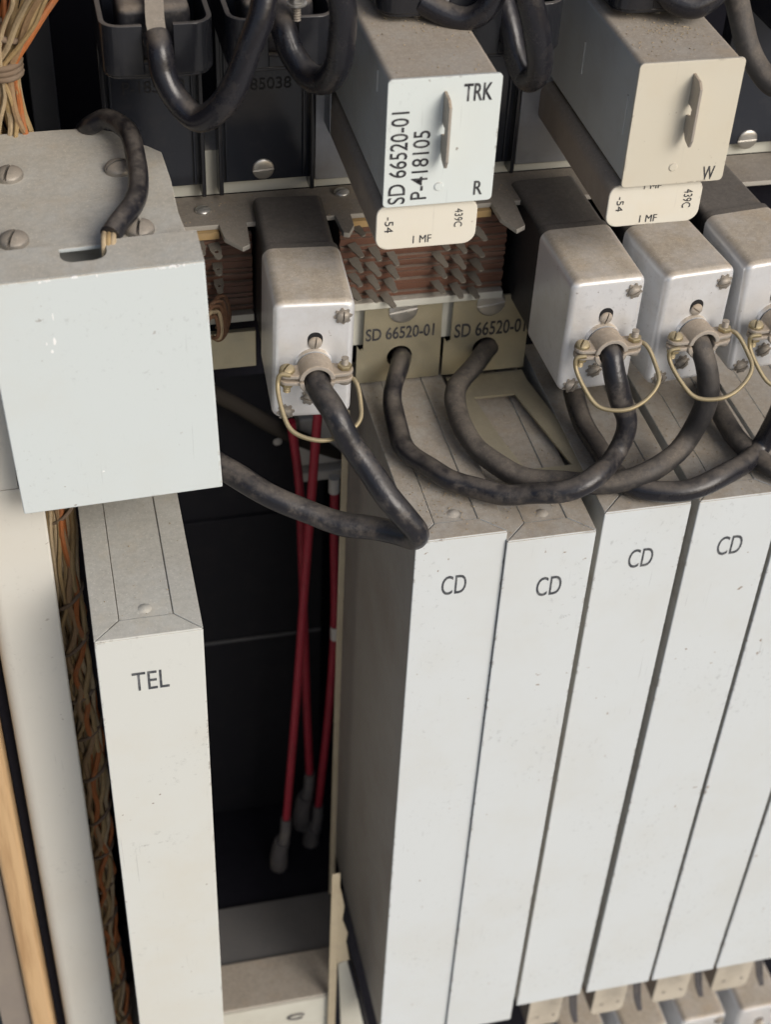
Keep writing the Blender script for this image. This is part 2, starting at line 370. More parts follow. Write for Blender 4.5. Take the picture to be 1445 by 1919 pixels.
def lettering(body, c, wd, ht, root, material='ink', rot=0, weight=0.0, shear=0.0, local=False):
    """flat print on a face that looks towards -y. rot in degrees, counter-clockwise"""
    b = text_bm(body, weight)
    a = RAD(rot)
    for v in b.verts:
        u, t = v.co.x * wd, v.co.y * ht; u += t * shear
        v.co = Vector((c[0] + u * math.cos(a) - t * math.sin(a), c[1], c[2] + u * math.sin(a) + t * math.cos(a)))
    return part('lettering', b, material, root, flat=True, local=local)
def letter_px(body, x0, y0, x1, y1, Y, root, material='ink', rot=0, weight=0.0, shear=0.0, lift=0.00025):
    xm, ym = (x0 + x1) / 2, (y0 + y1) / 2
    c = U(xm, ym, Y=Y); dx = (U(x1, ym, Y=Y) - U(x0, ym, Y=Y)).x; dz = (U(xm, y0, Y=Y) - U(xm, y1, Y=Y)).z
    c.y = Y - lift
    if rot: dx, dz = dz, dx
    return lettering(body, c, dx, dz, root, material, rot, weight, shear)
def ring_hole_plate(poly, hole, n_seg=28):
    """outline list and hole (cx,cy,r) -> filled planar bmesh faces at z=0 (x,y)"""
    b = bmesh.new()
    ov = [b.verts.new((p[0], p[1], 0)) for p in poly]; hv = []
    es = [b.edges.new((ov[i], ov[(i + 1) % len(ov)])) for i in range(len(ov))]
    for (cx, cy, rx, ry) in hole:
        hv = [b.verts.new((cx + rx * math.cos(2 * math.pi * k / n_seg), cy + ry * math.sin(2 * math.pi * k / n_seg), 0)) for k in range(n_seg)]
        es += [b.edges.new((hv[i], hv[(i + 1) % n_seg])) for i in range(n_seg)]
    bmesh.ops.triangle_fill(b, edges=es, use_beauty=True)
    return b
def plate_y(poly, holes, y, th):
    """vertical sheet in x,z with holes, front at y, thickness th behind it"""
    b = ring_hole_plate(poly, holes)
    for v in b.verts: v.co = Vector((v.co.x, y, v.co.y))
    r = bmesh.ops.extrude_face_region(b, geom=list(b.faces))
    for v in r['geom']:
        if isinstance(v, bmesh.types.BMVert): v.co.y += th
    bmesh.ops.recalc_face_normals(b, faces=list(b.faces))
    return b

# ------------------------------------------------------------------ setting : ground, the rack's back and rails
setting(part('ground', box(-4, 4, -5, 3, -1.06, -1.0), 'ground'))
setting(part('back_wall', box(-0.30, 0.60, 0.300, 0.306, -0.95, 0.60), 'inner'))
setting(part('gap_strip', box(U(101, 1919, Y=0.014).x + 0.0006, -0.2140, 0.030, 0.30, -0.95, 0.60), 'inner'))  # black strip filling the gap between batten and upright
rl = setting(part('mounting_rail', box(-0.24, 0.50, 0.1675, 0.190, 0.1106, 0.1365, 0.0004), 'rail'))
# dusty shelf with fingers either side of each plug
FR = 0.1370
sp = [(-0.24, 0.1672), (-0.24, FR), (-0.0775, FR), (-0.0765, 0.124), (-0.0685, 0.1135), (-0.0645, 0.1160), (-0.0630, FR), (-0.0165, FR), (-0.0155, 0.1195), (-0.0125, 0.1185), (-0.0085, 0.126), (-0.0080, FR),
      (0.0685, FR), (0.0690, 0.121), (0.0745, 0.1085), (0.0800, 0.1120), (0.0815, FR), (0.50, FR), (0.50, 0.1672)]
sh = setting(part('shelf', prism(sp, 'z', 0.1075, 0.1105, 0.0003, 1), 'shelf'))
part('edge_strip', box(-0.24, -0.0777, 0.1345, 0.1385, 0.1035, 0.1073), 'edge_wood', sh)
part('edge_strip', box(-0.0082, 0.0683, 0.1345, 0.1385, 0.1035, 0.1073), 'edge_wood', sh)
for px, py in ((380, 396), (640, 362)):
    c = U(px, py, Z=0.1105)
    part('screw', mv(screw(0.0042, 0.0024, 0.0008, 0.4), c.x, c.y, 0.1105), 'steel', sh)
EX = U(628, 1872, Y=0.0405).x
lowsh = setting(part('lower_shelf', prism([(-0.178, 0.079), (EX + 0.011, 0.079), (-0.0115, 0.128), (-0.178, 0.128)], 'z', -0.480, -0.476, 0.0005), 'inner_grey'))
setting(part('gap_fill_plate', box(-0.22, 0.60, 0.1290, 0.30, -0.483, -0.4795), 'inner'))  # added black plate, keeps the lit ground out of the dark interior
lf = setting(part('lower_rail', box(-0.178, EX, 0.0405, 0.044, -0.60, -0.4776), 'rail'))
part('rail_top', prism([(-0.178, 0.0405), (EX, 0.0405), (EX + 0.011, 0.0785), (-0.178, 0.0785)], 'z', -0.4775, -0.4735, 0.001), 'shelf', lf)
part('edge_ring', xf(tube([(0.006 * math.cos(RAD(a)), 0.003 * math.sin(RAD(a)), 0) for a in range(20, 330, 20)], 0.0009, 6, 3), Matrix.Translation(U(555, 1905, Y=0.040)) @ Matrix.Rotation(RAD(90), 4, 'X')), 'lead', lf)

# upright at the left and what stands beyond it
u = [(-0.2135, 0.060), (-0.2135, 0.0270)] + arc(-0.2065, 0.0270, 0.007, 180, 270, 6) + [(-0.1815, 0.0200)] + arc(-0.1815, 0.0210, 0.001, 270, 360, 2) + [(-0.1805, 0.0220), (-0.2060, 0.0222), (-0.2110, 0.0275), (-0.2115, 0.060)]
o = join(prism(u, 'z', -0.95, 0.047), box(-0.2133, -0.1915, 0.0205, 0.0223, 0.0471, 0.172))
based('rack_upright', o, 'upright', 'beige painted steel upright with rounded edge beside the wire harness', 'post')
wl = U(58, 1919, Y=0.014).x; wr = U(101, 1919, Y=0.014).x
based('wooden_batten', box(wl, wr, 0.014, 0.045, -0.95, 0.10, 0.003), 'wood', 'pale pine batten standing beyond the steel upright', 'wood strip')
based('painted_panel', box(wl - 0.0190, wl - 0.0006, 0.020, 0.05, -0.95, 0.10, 0.001), 'taupe', 'taupe painted panel edge alongside the pine batten', 'panel')
based('blue_sheet', box(wl - 0.06, wl - 0.0196, 0.026, 0.05, -0.95, 0.10, 0.002), 'blue', 'dark blue sheet edge beyond the taupe panel', 'sheet')
based('inner_post', box(-0.1640, -0.1500, 0.235, 0.245, -0.2, 0.5, 0.001), 'inner_grey', 'dim dark grey post behind the box, inside the rack', 'post')

# ------------------------------------------------------------------ tall plug-in modules
def module(name, label, x0, y0, depth, width, text, tbox, pm, tops, bottom=-0.476, group=None, z1=0.0, rot=0.0):
    r = thing(name, label, 'module', (x0, y0, bottom), group)
    H = z1 - bottom; W = width; fl = 0.0125; g = 0.00035
    B = box(0.0006, W - 0.0006, 0.0016, depth, 0, H - 0.0014, 0.0008)
    part('case', B, tops, r, local=True)
    # front sheet, slightly proud, folded over the top with mitred corners
    part('front_cover', box(0, W, 0, 0.0014, 0.0005, H - 0.0010, 0.0006), pm, r, local=True)
    part('top_flange', prism([(0.0004, 0.0002), (W - 0.0004, 0.0002), (W - fl - g, fl - g), (fl + g, fl - g)], 'z', H - 0.0012, H, 0.00035, 2), pm, r, local=True)
    part('side_flange', prism([(W, 0.0006), (W, depth), (W - fl, depth), (W - fl, fl + g)], 'z', H - 0.0012, H - 0.0001, 0.00035, 2), pm, r, local=True)
    part('side_flange', prism([(0, 0.0006), (fl, fl + g), (fl, depth), (0, depth)], 'z', H - 0.0012, H - 0.0003, 0.00035, 2), pm, r, local=True)
    part('top_panel', box(fl + 0.0005, W - fl - 0.0005, fl + 0.0002, depth, H - 0.0012, H - 0.0005), pm, r, local=True)
    part('dimple', mv(xf(lathe([(0, 0.0011), (0.0016, 0.0009), (0.0027, 0.0004), (0.0034, 0)], 20), Matrix.Identity(4)), W * 0.5, fl + 0.006, H - 0.0005), pm, r, local=True)
    if text:
        x, y, xx, yy = tbox
        c = U((x + xx) / 2, (y + yy) / 2, Y=y0); dx = (U(xx, (y + yy) / 2, Y=y0) - U(x, (y + yy) / 2, Y=y0)).x; dz = (U((x + xx) / 2, y, Y=y0) - U((x + xx) / 2, yy, Y=y0)).z
        lettering(text, (c.x - x0, -0.0002, c.z - bottom), dx, dz, r, 'ink_soft', weight=0.002, local=True)
    if rot: r.rotation_euler = (0, 0, RAD(rot))
    return r
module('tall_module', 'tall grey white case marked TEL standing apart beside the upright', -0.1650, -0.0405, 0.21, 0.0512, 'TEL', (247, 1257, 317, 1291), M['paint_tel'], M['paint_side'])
CDS = [(0.0000, 0.0000, 'CD', (828, 1078, 874, 1113), 'tall case marked CD at the open gap, black cable looped over its corner'),
       (0.0482, -0.0022, 'CD', (1006, 1080, 1052, 1115), 'tall case marked CD pulled out, with brass coloured frame lying on top'),
       (0.1028, 0.0045, 'CD', (1179, 1028, 1224, 1062), 'tall case marked CD next to the case carrying the rectangular frame'),
       (0.1560, 0.0045, 'CD', (1346, 1004, 1391, 1038), 'tall case marked CD, second beyond the case carrying the rectangular frame'),
       (0.2070, 0.0045, None, None, 'tall grey white case with no marking in view, next to a marked CD case'),
       (0.2580, 0.0045, None, None, 'tall grey white case cut off by the picture edge, unmarked')]
for x0, y0, tx, tb, lb in CDS:
    module('tall_module', lb, x0, y0, 0.172 - y0, 0.0485, tx, tb, M['paint'], M['paint_shaded'] if x0 == 0 else M['paint_side'], group='row of tall CD cases', z1=-0.0052 if 0.04 < x0 < 0.05 else 0.0, bottom=-0.481 if 0.04 < x0 < 0.05 else -0.476)

# ------------------------------------------------------------------ bracket plates over the modules
def bracket(label, x0, hole_px, screw_px, text_box, text, wide, nt_):
    r = thing('bracket_plate', label, 'bracket', (x0 + wide / 2, 0.135, 0.0012), 'yellow bracket plates')
    h = U(*hole_px, Y=0.135)
    ol = [(x0, 0.0012), (x0 + wide, 0.0012), (x0 + wide, 0.0235), (x0 + wide - 0.0008, 0.052), (x0 + nt_ + 0.0003, 0.052), (x0 + nt_, 0.0245), (x0 + nt_ * 0.5, 0.0235), (x0, 0.027)]
    part('plate', plate_y(ol, [(h.x - 0.0012, h.z + 0.0016, 0.0073, 0.0074)], 0.135, 0.0014), 'chromate', r, wn=False)
    s = U(*screw_px, Y=0.1335)
    hd = xf(screw(0.0083, 0.0018, 0.0014, RAD(8), 32), Matrix.Translation((s.x, 0.1349, s.z)) @ FRONT)
    part('screw', hd, 'steel', r)
    letter_px(text, *text_box, 0.135, r, 'ink', weight=0.018)
    return r
b1 = bracket('chromate bracket plate stencilled SD 66520-01 beside the lone silver plug', U(667, 700, Y=0.135).x, (752, 672), (757, 583), (686, 611, 814, 634), 'SD 66520-01', 0.0460 - U(667, 700, Y=0.135).x, U(682, 620, Y=0.135).x - U(667, 700, Y=0.135).x)
b2 = bracket('chromate bracket plate with stencil partly hidden by the black plug body', U(828, 690, Y=0.135).x, (912, 656), (922, 570), (853, 601, 985, 627), 'SD 66520-01', 0.0970 - U(828, 690, Y=0.135).x, U(847, 610, Y=0.135).x - U(828, 690, Y=0.135).x)
fz = 0.0016
_f = lambda pts: [(U(a, c, Z=-0.0008).x, U(a, c, Z=-0.0008).y) for a, c in pts]
fo = [(0.0505, 0.1348)] + _f([(862, 752), (905, 830), (968, 908), (1050, 905), (1117, 878), (988, 712)]) + [(0.0965, 0.1348)]
fi = _f([(888, 745), (935, 815), (985, 880), (1073, 871), (965, 738)])
b = bmesh.new()
ov = [b.verts.new((p[0], p[1], 0)) for p in fo]; iv = [b.verts.new((p[0], p[1], 0)) for p in fi]
bmesh.ops.triangle_fill(b, edges=[b.edges.new((v[i], v[(i + 1) % len(v)])) for v in (ov, iv) for i in range(len(v))], use_beauty=True)
rr = bmesh.ops.extrude_face_region(b, geom=list(b.faces))
for v in rr['geom']:
    if isinstance(v, bmesh.types.BMVert): v.co.z += 0.0014
bmesh.ops.recalc_face_normals(b, faces=list(b.faces)); mv(b, 0, 0, -0.0020)
part('foot_frame', b, 'chromate', b2, wn=False)
# pale posts between the plates, black sheet standing in for the dark hollow behind
for x in (-0.0045, 0.0468):
    based('spacer_post', box(x, x + 0.0085, 0.140, 0.146, 0.024, 0.052, 0.0006), 'rail', 'pale spacer beside the lone plug and a bracket plate' if x < 0 else 'pale spacer standing between the two bracket plates', 'post')
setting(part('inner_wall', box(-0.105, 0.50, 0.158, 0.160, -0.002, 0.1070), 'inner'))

# ------------------------------------------------------------------ laminated terminal strips
def terminal_block(label, x0, x1, lugs, holes=False, z0=0.0572, z1=0.1033, group='laminated terminal blocks'):
    r = thing('terminal_block', label, 'terminal block', ((x0 + x1) / 2, 0.137, z0), group)
    N = 18; p = (z1 - z0) / N
    part('core', box(x0, x1, 0.1405, 0.156, z0, z1), 'lam_dark', r)
    for k in range(N):
        part('lamination', box(x0 + random.uniform(-.0004, .0004), x1, 0.1365 + random.uniform(-0.0006, 0.0006) + (0.0012 if k % 3 == 1 else 0), 0.1404, z0 + k * p + p * 0.24 + random.uniform(-.0001, .0001), z0 + (k + 1) * p), 'lam', r, flat=True)
    part('end_strip', box(x0, x1, 0.1325, 0.140, z0 - 0.0050, z0 - 0.0003, 0.0005), 'rail', r)
    for (px, py, dx) in lugs:
        t = U(px, py, Y=0.1235); L = 0.0138; wd = 0.0021 + random.uniform(-.0002, .0002); ya = RAD(random.uniform(-5, 5) + (0 if holes else 11)); wd *= 1.15 if holes else 1
        ol = [(-wd * 1.1, 0), (-wd * 1.1, -L * 0.5), (-wd * 0.82, -L * 0.68)] + arc(0, -L + wd * 0.75, wd * 0.75, 195, 345, 6) + [(wd * 0.82, -L * 0.68), (wd * 1.1, -L * 0.5), (wd * 1.1, 0)]
        b = prism(ol, 'z', -0.0004, 0.0004)
        if holes:
            b.free()
            q = ring_hole_plate(ol, [(0, -L * 0.55, wd * 0.42, wd * 0.55)], 12)
            e = bmesh.ops.extrude_face_region(q, geom=list(q.faces))
            for v in e['geom']:
                if isinstance(v, bmesh.types.BMVert): v.co.z += 0.0008
            bmesh.ops.recalc_face_normals(q, faces=list(q.faces)); b = q
        b.transform(Matrix.Translation((t.x - L * math.sin(ya), t.y + L * math.cos(ya), t.z)) @ Matrix.Rotation(ya, 4, 'Z') @ Matrix.Rotation(RAD(random.uniform(-4, 6)), 4, 'X') @ Matrix.Rotation(RAD(-8), 4, 'Y'))
        part('lug', b, 'lug', r)
    return r
Lz = lambda pts: [(620 + a * .2768, 380 + c * .2768, 0) for a, c in pts]
terminal_block('brown laminated terminal block with long rows of lugs under the TRK relay', -0.0135, 0.0790, Lz([(225, 235), (215, 365), (210, 465), (205, 565), (200, 660), (335, 385), (335, 485), (325, 580), (320, 680), (455, 415), (455, 515), (440, 605), (435, 700),
    (800, 320), (790, 420), (780, 515), (770, 610), (915, 340), (910, 435), (905, 535), (890, 635), (1055, 245), (1035, 375), (1025, 470), (1012, 560), (1000, 655)]))
terminal_block('brown laminated terminal block with pierced lugs beside the grey box', -0.1050, -0.0605, [(411, 483, 0), (411, 519, 0), (413, 549, 0), (380, 480, 0), (380, 515, 0)], True)
based('yellow_flange', box(-0.112, -0.0600, 0.131, 0.1345, 0.0235, 0.0470, 0.0005), 'chromate', 'yellow chromate flange beneath the terminal block beside the grey box', 'flange')
hp = U(408, 600, Y=0.118)
t = thing('wire_coil', 'small knot of brown laced wire at the end of the pierced lug terminal block', 'wire', (hp.x, 0.118, hp.z - 0.012))
for k in range(7):
    rad = 0.0045 + 0.0011 * (k % 4); pts = []
    for a in range(-100, 200, 25):
        pts.append((hp.x + rad * 0.75 * math.cos(RAD(a)) + 0.001 * k - 0.004, 0.118 + 0.0022 * (k - 3) + 0.002 * math.sin(RAD(a * 2)), hp.z + rad * 1.5 * math.sin(RAD(a)) + random.uniform(-.001, .001)))
    part('strand', tube(pts, 0.0011, 6, 3), WIRES[(4, 1, 4, 4, 2, 3, 4)[k]], t, wn=False)

# ------------------------------------------------------------------ silver plugs
PW, PH, PD1, PD2 = 0.0397, 0.0685, 0.0489, 0.0413
def make_plug(label):
    r = thing('silver_plug', label, 'plug', group='silver cable plugs')
    yf = -(PD1 + PD2)
    b = box(-PW / 2, PW / 2, yf, -PD2 + 0.0005, -PH, 0, 0.0)
    # generous rounding on the four long edges and the front rim
    el = [e for e in b.edges if abs(e.verts[0].co.y - e.verts[1].co.y) > 0.01]
    bmesh.ops.bevel(b, geom=el, offset=0.0055, segments=5, affect='EDGES', profile=0.5)
    fe = [e for e in b.edges if all(abs(v.co.y - yf) < 1e-5 for v in e.verts)]
    bmesh.ops.bevel(b, geom=fe, offset=0.0034, segments=4, affect='EDGES', profile=0.5)
    part('shell', b, 'alu', r, local=True)
    # moulded rear body
    c = box(-PW / 2 + 0.0012, PW / 2 - 0.0022, -PD2, 0.012, -PH + 0.002, -0.0010, 0)
    el = [e for e in c.edges if abs(e.verts[0].co.y - e.verts[1].co.y) > 0.01]
    bmesh.ops.bevel(c, geom=el, offset=0.0035, segments=3, affect='EDGES', profile=0.5)
    part('rear_body', c, 'body_dusty', r, local=True)
    part('collar', prism(rrect(-PW / 2 + 0.0004, PW / 2 - 0.0004, -PH + 0.0006, -0.0002, 0.005), 'y', -PD2 + 0.0005, -PD2 + 0.0060, 0.0006), 'body_dusty', r, local=True)
    F = lambda u_, w_, y=0: Vector((-PW / 2 + u_ / 1000, yf + y, -PH + w_ / 1000))
    def face(bm_, u_, w_, y=0.0): return xf(bm_, Matrix.Translation(F(u_, w_, y)) @ FRONT)
    for k, (a, c_) in enumerate(((33.5, 60.0), (6.8, 4.8), (18.5, 13.0))):
        o = part('lock_washer', face(star(0.0045, 0.0007), a, c_), 'steel_dull', r, local=True)
        part('screw', face(screw(0.0033, 0.0022, 0.0007, 1.5 + k * 0.7), a, c_, -0.0007), 'steel_dull', o, local=True)
    part('screw_hole', face(prism(rrect(-0.0037, 0.0037, -0.0036, 0.0052, 0.0036), 'z', -0.001, 0.0002), 20.5, 46.0), 'emboss', r, local=True)
    part('screw', face(screw(0.0034, 0.0016, 0.0008, 1.45), 20.5, 45.4, -0.0002), 'alu_grimy', r, local=True)
    part('cable_ring', face(lathe([(0.0068, 0), (0.0068, 0.0022), (0.0088, 0.0022), (0.0092, 0)], 28), 20.0, 33.0), 'alu', r, local=True)
    part('cable_hole', face(lathe([(0, 0.0008), (0.0069, 0.0008), (0.0069, 0)], 24), 20.0, 33.0), 'emboss', r, local=True)
    # two-piece saddle clamp round the cable
    ctr = F(20.0, 33.0)
    for s, nm in ((1, 'clamp_saddle'), (-1, 'clamp_saddle')):
        ro, ri = 0.0088, 0.0064
        prof = arc(0, 0, ro, 4, 176, 16) + arc(0, 0, ri, 176, 4, 16)
        b = prism([(p[0], s * p[1]) for p in prof], 'y', -0.0150, -0.0030, 0.0007, 2)
        for v in b.verts: v.co.z *= 1.0 + 0.09 * math.sin((v.co.y + 0.003) / -0.012 * math.pi); v.co.x *= 1.0 + 0.05 * math.sin((v.co.y + 0.003) / -0.012 * math.pi)
        ears = []
        for sx in (-1, 1):
            ol = arc(0.0138, -0.0090, 0.0044, -90, 90, 8) + [(0.0068, -0.0040), (0.0068, -0.0140)]
            lo, hi = sorted((s * 0.0008, s * 0.0030))
            e = prism([(sx * p[0], p[1]) for p in ol], 'z', lo, hi, 0.0005, 2); ears.append(e)
        b = join(b, *ears)
        part(nm, mv(b, ctr.x, ctr.y, ctr.z), 'alu_grimy', r, local=True)
    for sx, flip in ((-1, 1), (1, -1)):
        bx = Vector((ctr.x + sx * 0.0140, ctr.y - 0.009, ctr.z))
        sc = screw(0.0038, 0.0030, 0.0009, 0.9)
        shaft = [(0.0, 0.0)]
        zz = 0.0
        prof = [(0, -0.0125)]
        for k in range(11): prof += [(0.0019, -0.0125 + k * 0.0011 + 0.0002), (0.00155, -0.0125 + k * 0.0011 + 0.0007)]
        prof += [(0.0019, 0.0)]
        th = lathe(prof, 14)
        q = join(mv(sc, 0, 0, 0.0031), mv(th, 0, 0, 0.0034))
        if flip < 0: q.transform(Matrix.Rotation(math.pi, 4, 'X'))
        part('clamp_screw', xf(q, Matrix.Translation(bx)), 'brass' if flip > 0 else 'steel_dull', r, local=True)
        part('nut', xf(prism([(0.0036 * math.cos(RAD(a)), 0.0036 * math.sin(RAD(a))) for a in range(0, 360, 60)], 'z', 0, 0.0022, 0.0003, 1), Matrix.Translation(bx + Vector((0, 0, -0.0053 if flip > 0 else 0.0031)))), 'brass', r, local=True)
    L_, R_ = Vector((ctr.x - 0.0168, ctr.y - 0.0095, ctr.z + 0.0030)), Vector((ctr.x + 0.0168, ctr.y - 0.0095, ctr.z - 0.0038))
    pts = [L_ + Vector((0.004, -0.004, 0.0004)), L_ + Vector((-0.0008, -0.0030, 0.0004)), L_ + Vector((-0.0022, -0.0040, -0.004)), L_ + Vector((-0.0012, -0.0115, -0.0125)), L_ + Vector((0.0030, -0.0200, -0.0205)), L_ + Vector((0.0150, -0.0255, -0.0230)),
           R_ + Vector((-0.0070, -0.0240, -0.0155)), R_ + Vector((0.0022, -0.0190, -0.0110)), R_ + Vector((0.0038, -0.0115, -0.0065)), R_ + Vector((0.0022, -0.0030, 0.0010)), R_ + Vector((-0.002, 0.0030, 0.0010))]
    part('wire_bail', tube(pts, 0.00115, 10, 8), 'brass', r, local=True, wn=False)
    return r
PLUGS = [((-0.0395, 0.1366, 0.1181), (-3.2, -0.49, 1.0), 'silver plug standing alone between the two terminal blocks, over the open gap'),
         ((0.1033, 0.1418, 0.1138), (1.7, 0.57, 0.0), 'silver plug nearest the bracket plates, first of the close row'),
         ((0.1469, 0.1433, 0.1104), (5.8, -0.8, 1.0), 'silver plug under the capacitor below the W relay, second of the close row'),
         ((0.1937, 0.1428, 0.1136), (3.1, -0.6, -2.2), 'silver plug cut off by the picture edge, third of the close row')]
plug0 = make_plug(PLUGS[0][2]); plugs = []
def place(o, loc, rot):
    o.location = loc; o.rotation_mode = 'YXZ'; o.rotation_euler = (RAD(rot[1]), RAD(rot[2]), RAD(rot[0]))
    return Matrix.Translation(loc) @ Matrix.Rotation(RAD(rot[0]), 4, 'Z') @ Matrix.Rotation(RAD(rot[1]), 4, 'X') @ Matrix.Rotation(RAD(rot[2]), 4, 'Y')
PM = []
for i, (l, rt, lb) in enumerate(PLUGS):
    o = plug0 if i == 0 else dup(plug0, label=lb)
    PM.append(place(o, l, rt))
    if i:
        for ch in o.children:
            if ch.name.startswith(('lock_washer', 'screw')) and 'hole' not in ch.name:
                n_ = len(ch.data.vertices); c = sum((v.co for v in ch.data.vertices), Vector()) / n_
                ch.matrix_local = Matrix.Translation(c) @ Matrix.Rotation(random.uniform(-1.4, 1.4), 4, 'Y') @ Matrix.Translation(-c)
            if ch.name.startswith('wire_bail'):
                piv = Vector((0, -(PD1 + PD2) - 0.009, -PH + 0.033))
                ch.matrix_local = Matrix.Translation(piv) @ Matrix.Rotation(RAD((0, -14, -17, -10)[i]), 4, 'Y') @ Matrix.Rotation(RAD((0, 4, 2, 6)[i]), 4, 'X') @ Matrix.Translation(-piv)
def plug_out(i, d, dz=0.0): return PM[i] @ Vector((0.00015, -(PD1 + PD2) + 0.004 - d, -PH + 0.033 + dz))

# ------------------------------------------------------------------ cables
def cable(label, pts, r=0.0060, material='cable', lump=0.025, group=None, seed=1, wob=0.0006):
    return based('cable', tube(pts, r, 20, 12, lump * 1.15, seed=seed, wob=wob), material, label, 'cable', group, wn=False)
Q = U
cable('black cable from the lone silver plug, kinked over the corner of the first CD case',
      [plug_out(0, 0), plug_out(0, 0.010), plug_out(0, 0.0185, -0.003), Q(627, 775, Y=0.014), Q(672, 850, Y=0.004), Q(716, 915, Y=-0.008), Q(758, 973, Y=-0.0160), Q(779, 997, Y=-0.0175), Q(776, 1005, Y=-0.0135), Q(752, 999, Y=-0.0075), Q(700, 991, Y=0.0), Q(640, 982, Y=0.006),
       Q(570, 958, Y=0.014), Q(500, 925, Y=0.024), Q(430, 882, Y=0.038), Q(360, 835, Y=0.052), Q(300, 800, Y=0.06)], 0.0061, 'cable_worn', 0.03, seed=2)
cable('lumpy taped cable from the fully visible bracket plate to the first plug of the row',
      [Q(756, 664, Y=0.146), Q(753, 668, Y=0.136), Q(742, 692, Y=0.124), Q(733, 728, Y=0.112), Q(735, 772, Z=0.0085), Q(766, 838, Z=0.0085), Q(830, 892, Z=0.0080), Q(900, 919, Z=0.0090), Q(980, 929, Z=0.0130), Q(1055, 918, Z=0.0190), Q(1118, 893, Z=0.0240), Q(1158, 848, Y=0.0235), Q(1174, 790, Y=0.0270), plug_out(1, 0.0215, -0.010), plug_out(1, 0.0165, -0.0015), plug_out(1, 0.010), plug_out(1, 0)], 0.0056, 'cable_worn', 0.065, seed=3, wob=0.0013)
cable('dusty cable from the half hidden bracket plate to the second plug of the row',
      [Q(918, 646, Y=0.146), Q(913, 652, Y=0.136), Q(892, 678, Y=0.125), Q(862, 722, Y=0.110), Q(858, 775, Z=0.0085), Q(886, 832, Z=0.0090), Q(940, 874, Z=0.0085), Q(1010, 900, Z=0.0080), Q(1080, 908, Z=0.0080), Q(1150, 904, Z=0.0105), Q(1225, 879, Z=0.0160), Q(1284, 833, Y=0.030), Q(1322, 765, Y=0.0305), plug_out(2, 0.0195, -0.006), plug_out(2, 0.010), plug_out(2, 0)], 0.0058, 'cable_dusty', 0.035, seed=4, wob=0.0009)
cable('cable from behind the first plug of the row to the third plug',
      [Q(1068, 690, Y=0.130), Q(1076, 740, Z=0.012), Q(1094, 798, Z=0.0080), Q(1128, 850, Z=0.0075), Q(1160, 893, Z=0.0072), Q(1205, 918, Z=0.0072), Q(1275, 923, Z=0.0090), Q(1350, 893, Z=0.0130), Q(1425, 838, Y=0.030), plug_out(3, 0.030, -0.030), plug_out(3, 0.0195, -0.006), plug_out(3, 0.010), plug_out(3, 0)], 0.0057, 'cable', 0.02, seed=5)
cable('cable lying in the groove behind the second plug of the row',
      [Q(1320, 700, Y=0.130), Q(1342, 760, Z=0.009), Q(1372, 806, Z=0.0075), Q(1412, 850, Z=0.0075), Q(1450, 880, Z=0.0075), Q(1520, 900, Z=0.009), Q(1600, 880, Z=0.02)], 0.0056, 'cable_dusty', 0.03, seed=6)
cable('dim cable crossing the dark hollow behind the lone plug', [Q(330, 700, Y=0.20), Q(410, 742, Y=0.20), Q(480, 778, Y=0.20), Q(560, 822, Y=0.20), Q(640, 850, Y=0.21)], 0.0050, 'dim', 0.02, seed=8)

# ------------------------------------------------------------------ relays and capacitors
def relay(label, x0, x1, z0, z1, yf, pm, marks, tab_px, dot_px, ribs=()):
    r = thing('relay', label, 'relay', ((x0 + x1) / 2, yf + 0.06, z0), 'relay cans')
    b = box(x0 + 0.0007, x1 - 0.0007, yf + 0.0016, 0.1650, z0 + 0.0008, z1 - 0.0008, 0)
    el = [e for e in b.edges if abs(e.verts[0].co.y - e.verts[1].co.y) > 0.01]
    bmesh.ops.bevel(b, geom=el, offset=0.0028, segments=4, affect='EDGES', profile=0.5)
    part('can', b, 'can', r)
    part('face_plate', prism(rrect(x0, x1, z0, z1, 0.0022), 'y', yf, yf + 0.0015, 0.0003, 2), pm, r)
    t = U(*tab_px, Y=yf)
    h = 0.0165
    ol = [(0.0005, h), (-0.0070, h - 0.001), (-0.0095, h - 0.0035), (-0.0098, -h + 0.004), (-0.0080, -h), (-0.0030, -h + 0.0015), (0.0005, -h + 0.006), (0.0005, -0.004), (-0.0042, -0.0028), (-0.0045, 0.0008), (0.0005, 0.002)]
    b = prism([(t.y + p[0], t.z + p[1]) for p in ol], 'x', t.x - 0.0007, t.x + 0.0007, 0.0002, 1)
    part('pull_tab', b, 'alu_grimy', r)
    d = U(*dot_px, Y=yf)
    part('rivet', xf(lathe([(0, 0.0006), (0.0018, 0.0006), (0.0023, 0)], 20), Matrix.Translation((d.x, yf, d.z)) @ FRONT), pm, r)
    for (a, bb, c) in ribs:
        q0, q1 = U(*a, X=x0), U(*bb, X=x0)
        part('rib', box(x0 + 0.0001, x0 + 0.0009, q0.y - 0.0007, q0.y + 0.0007, q1.z, q0.z, 0.0003), 'can', r)
    for mk in marks: letter_px(*mk[:5], yf, r, 'ink', **(mk[5] if len(mk) > 5 else {}))
    return r
def capacitor(label, x0, x1, z0, z1, yf, marks):
    r = thing('capacitor', label, 'capacitor', ((x0 + x1) / 2, yf + 0.06, z0), 'capacitor cans')
    b = prism(rrect(x0, x1, z0, z1, 0.0062), 'y', yf + 0.0012, 0.1650)
    part('can', b, 'cap_side', r)
    part('face', prism(rrect(x0 + 0.0001, x1 - 0.0001, z0 + 0.0001, z1, 0.0062, 7), 'y', yf, yf + 0.0013, 0.0007, 3), 'cap_cream', r)
    for mk in marks: letter_px(*mk[:5], yf, r, 'ink', **(mk[5] if len(mk) > 5 else {}))
    return r
B_ = dict(weight=0.012)
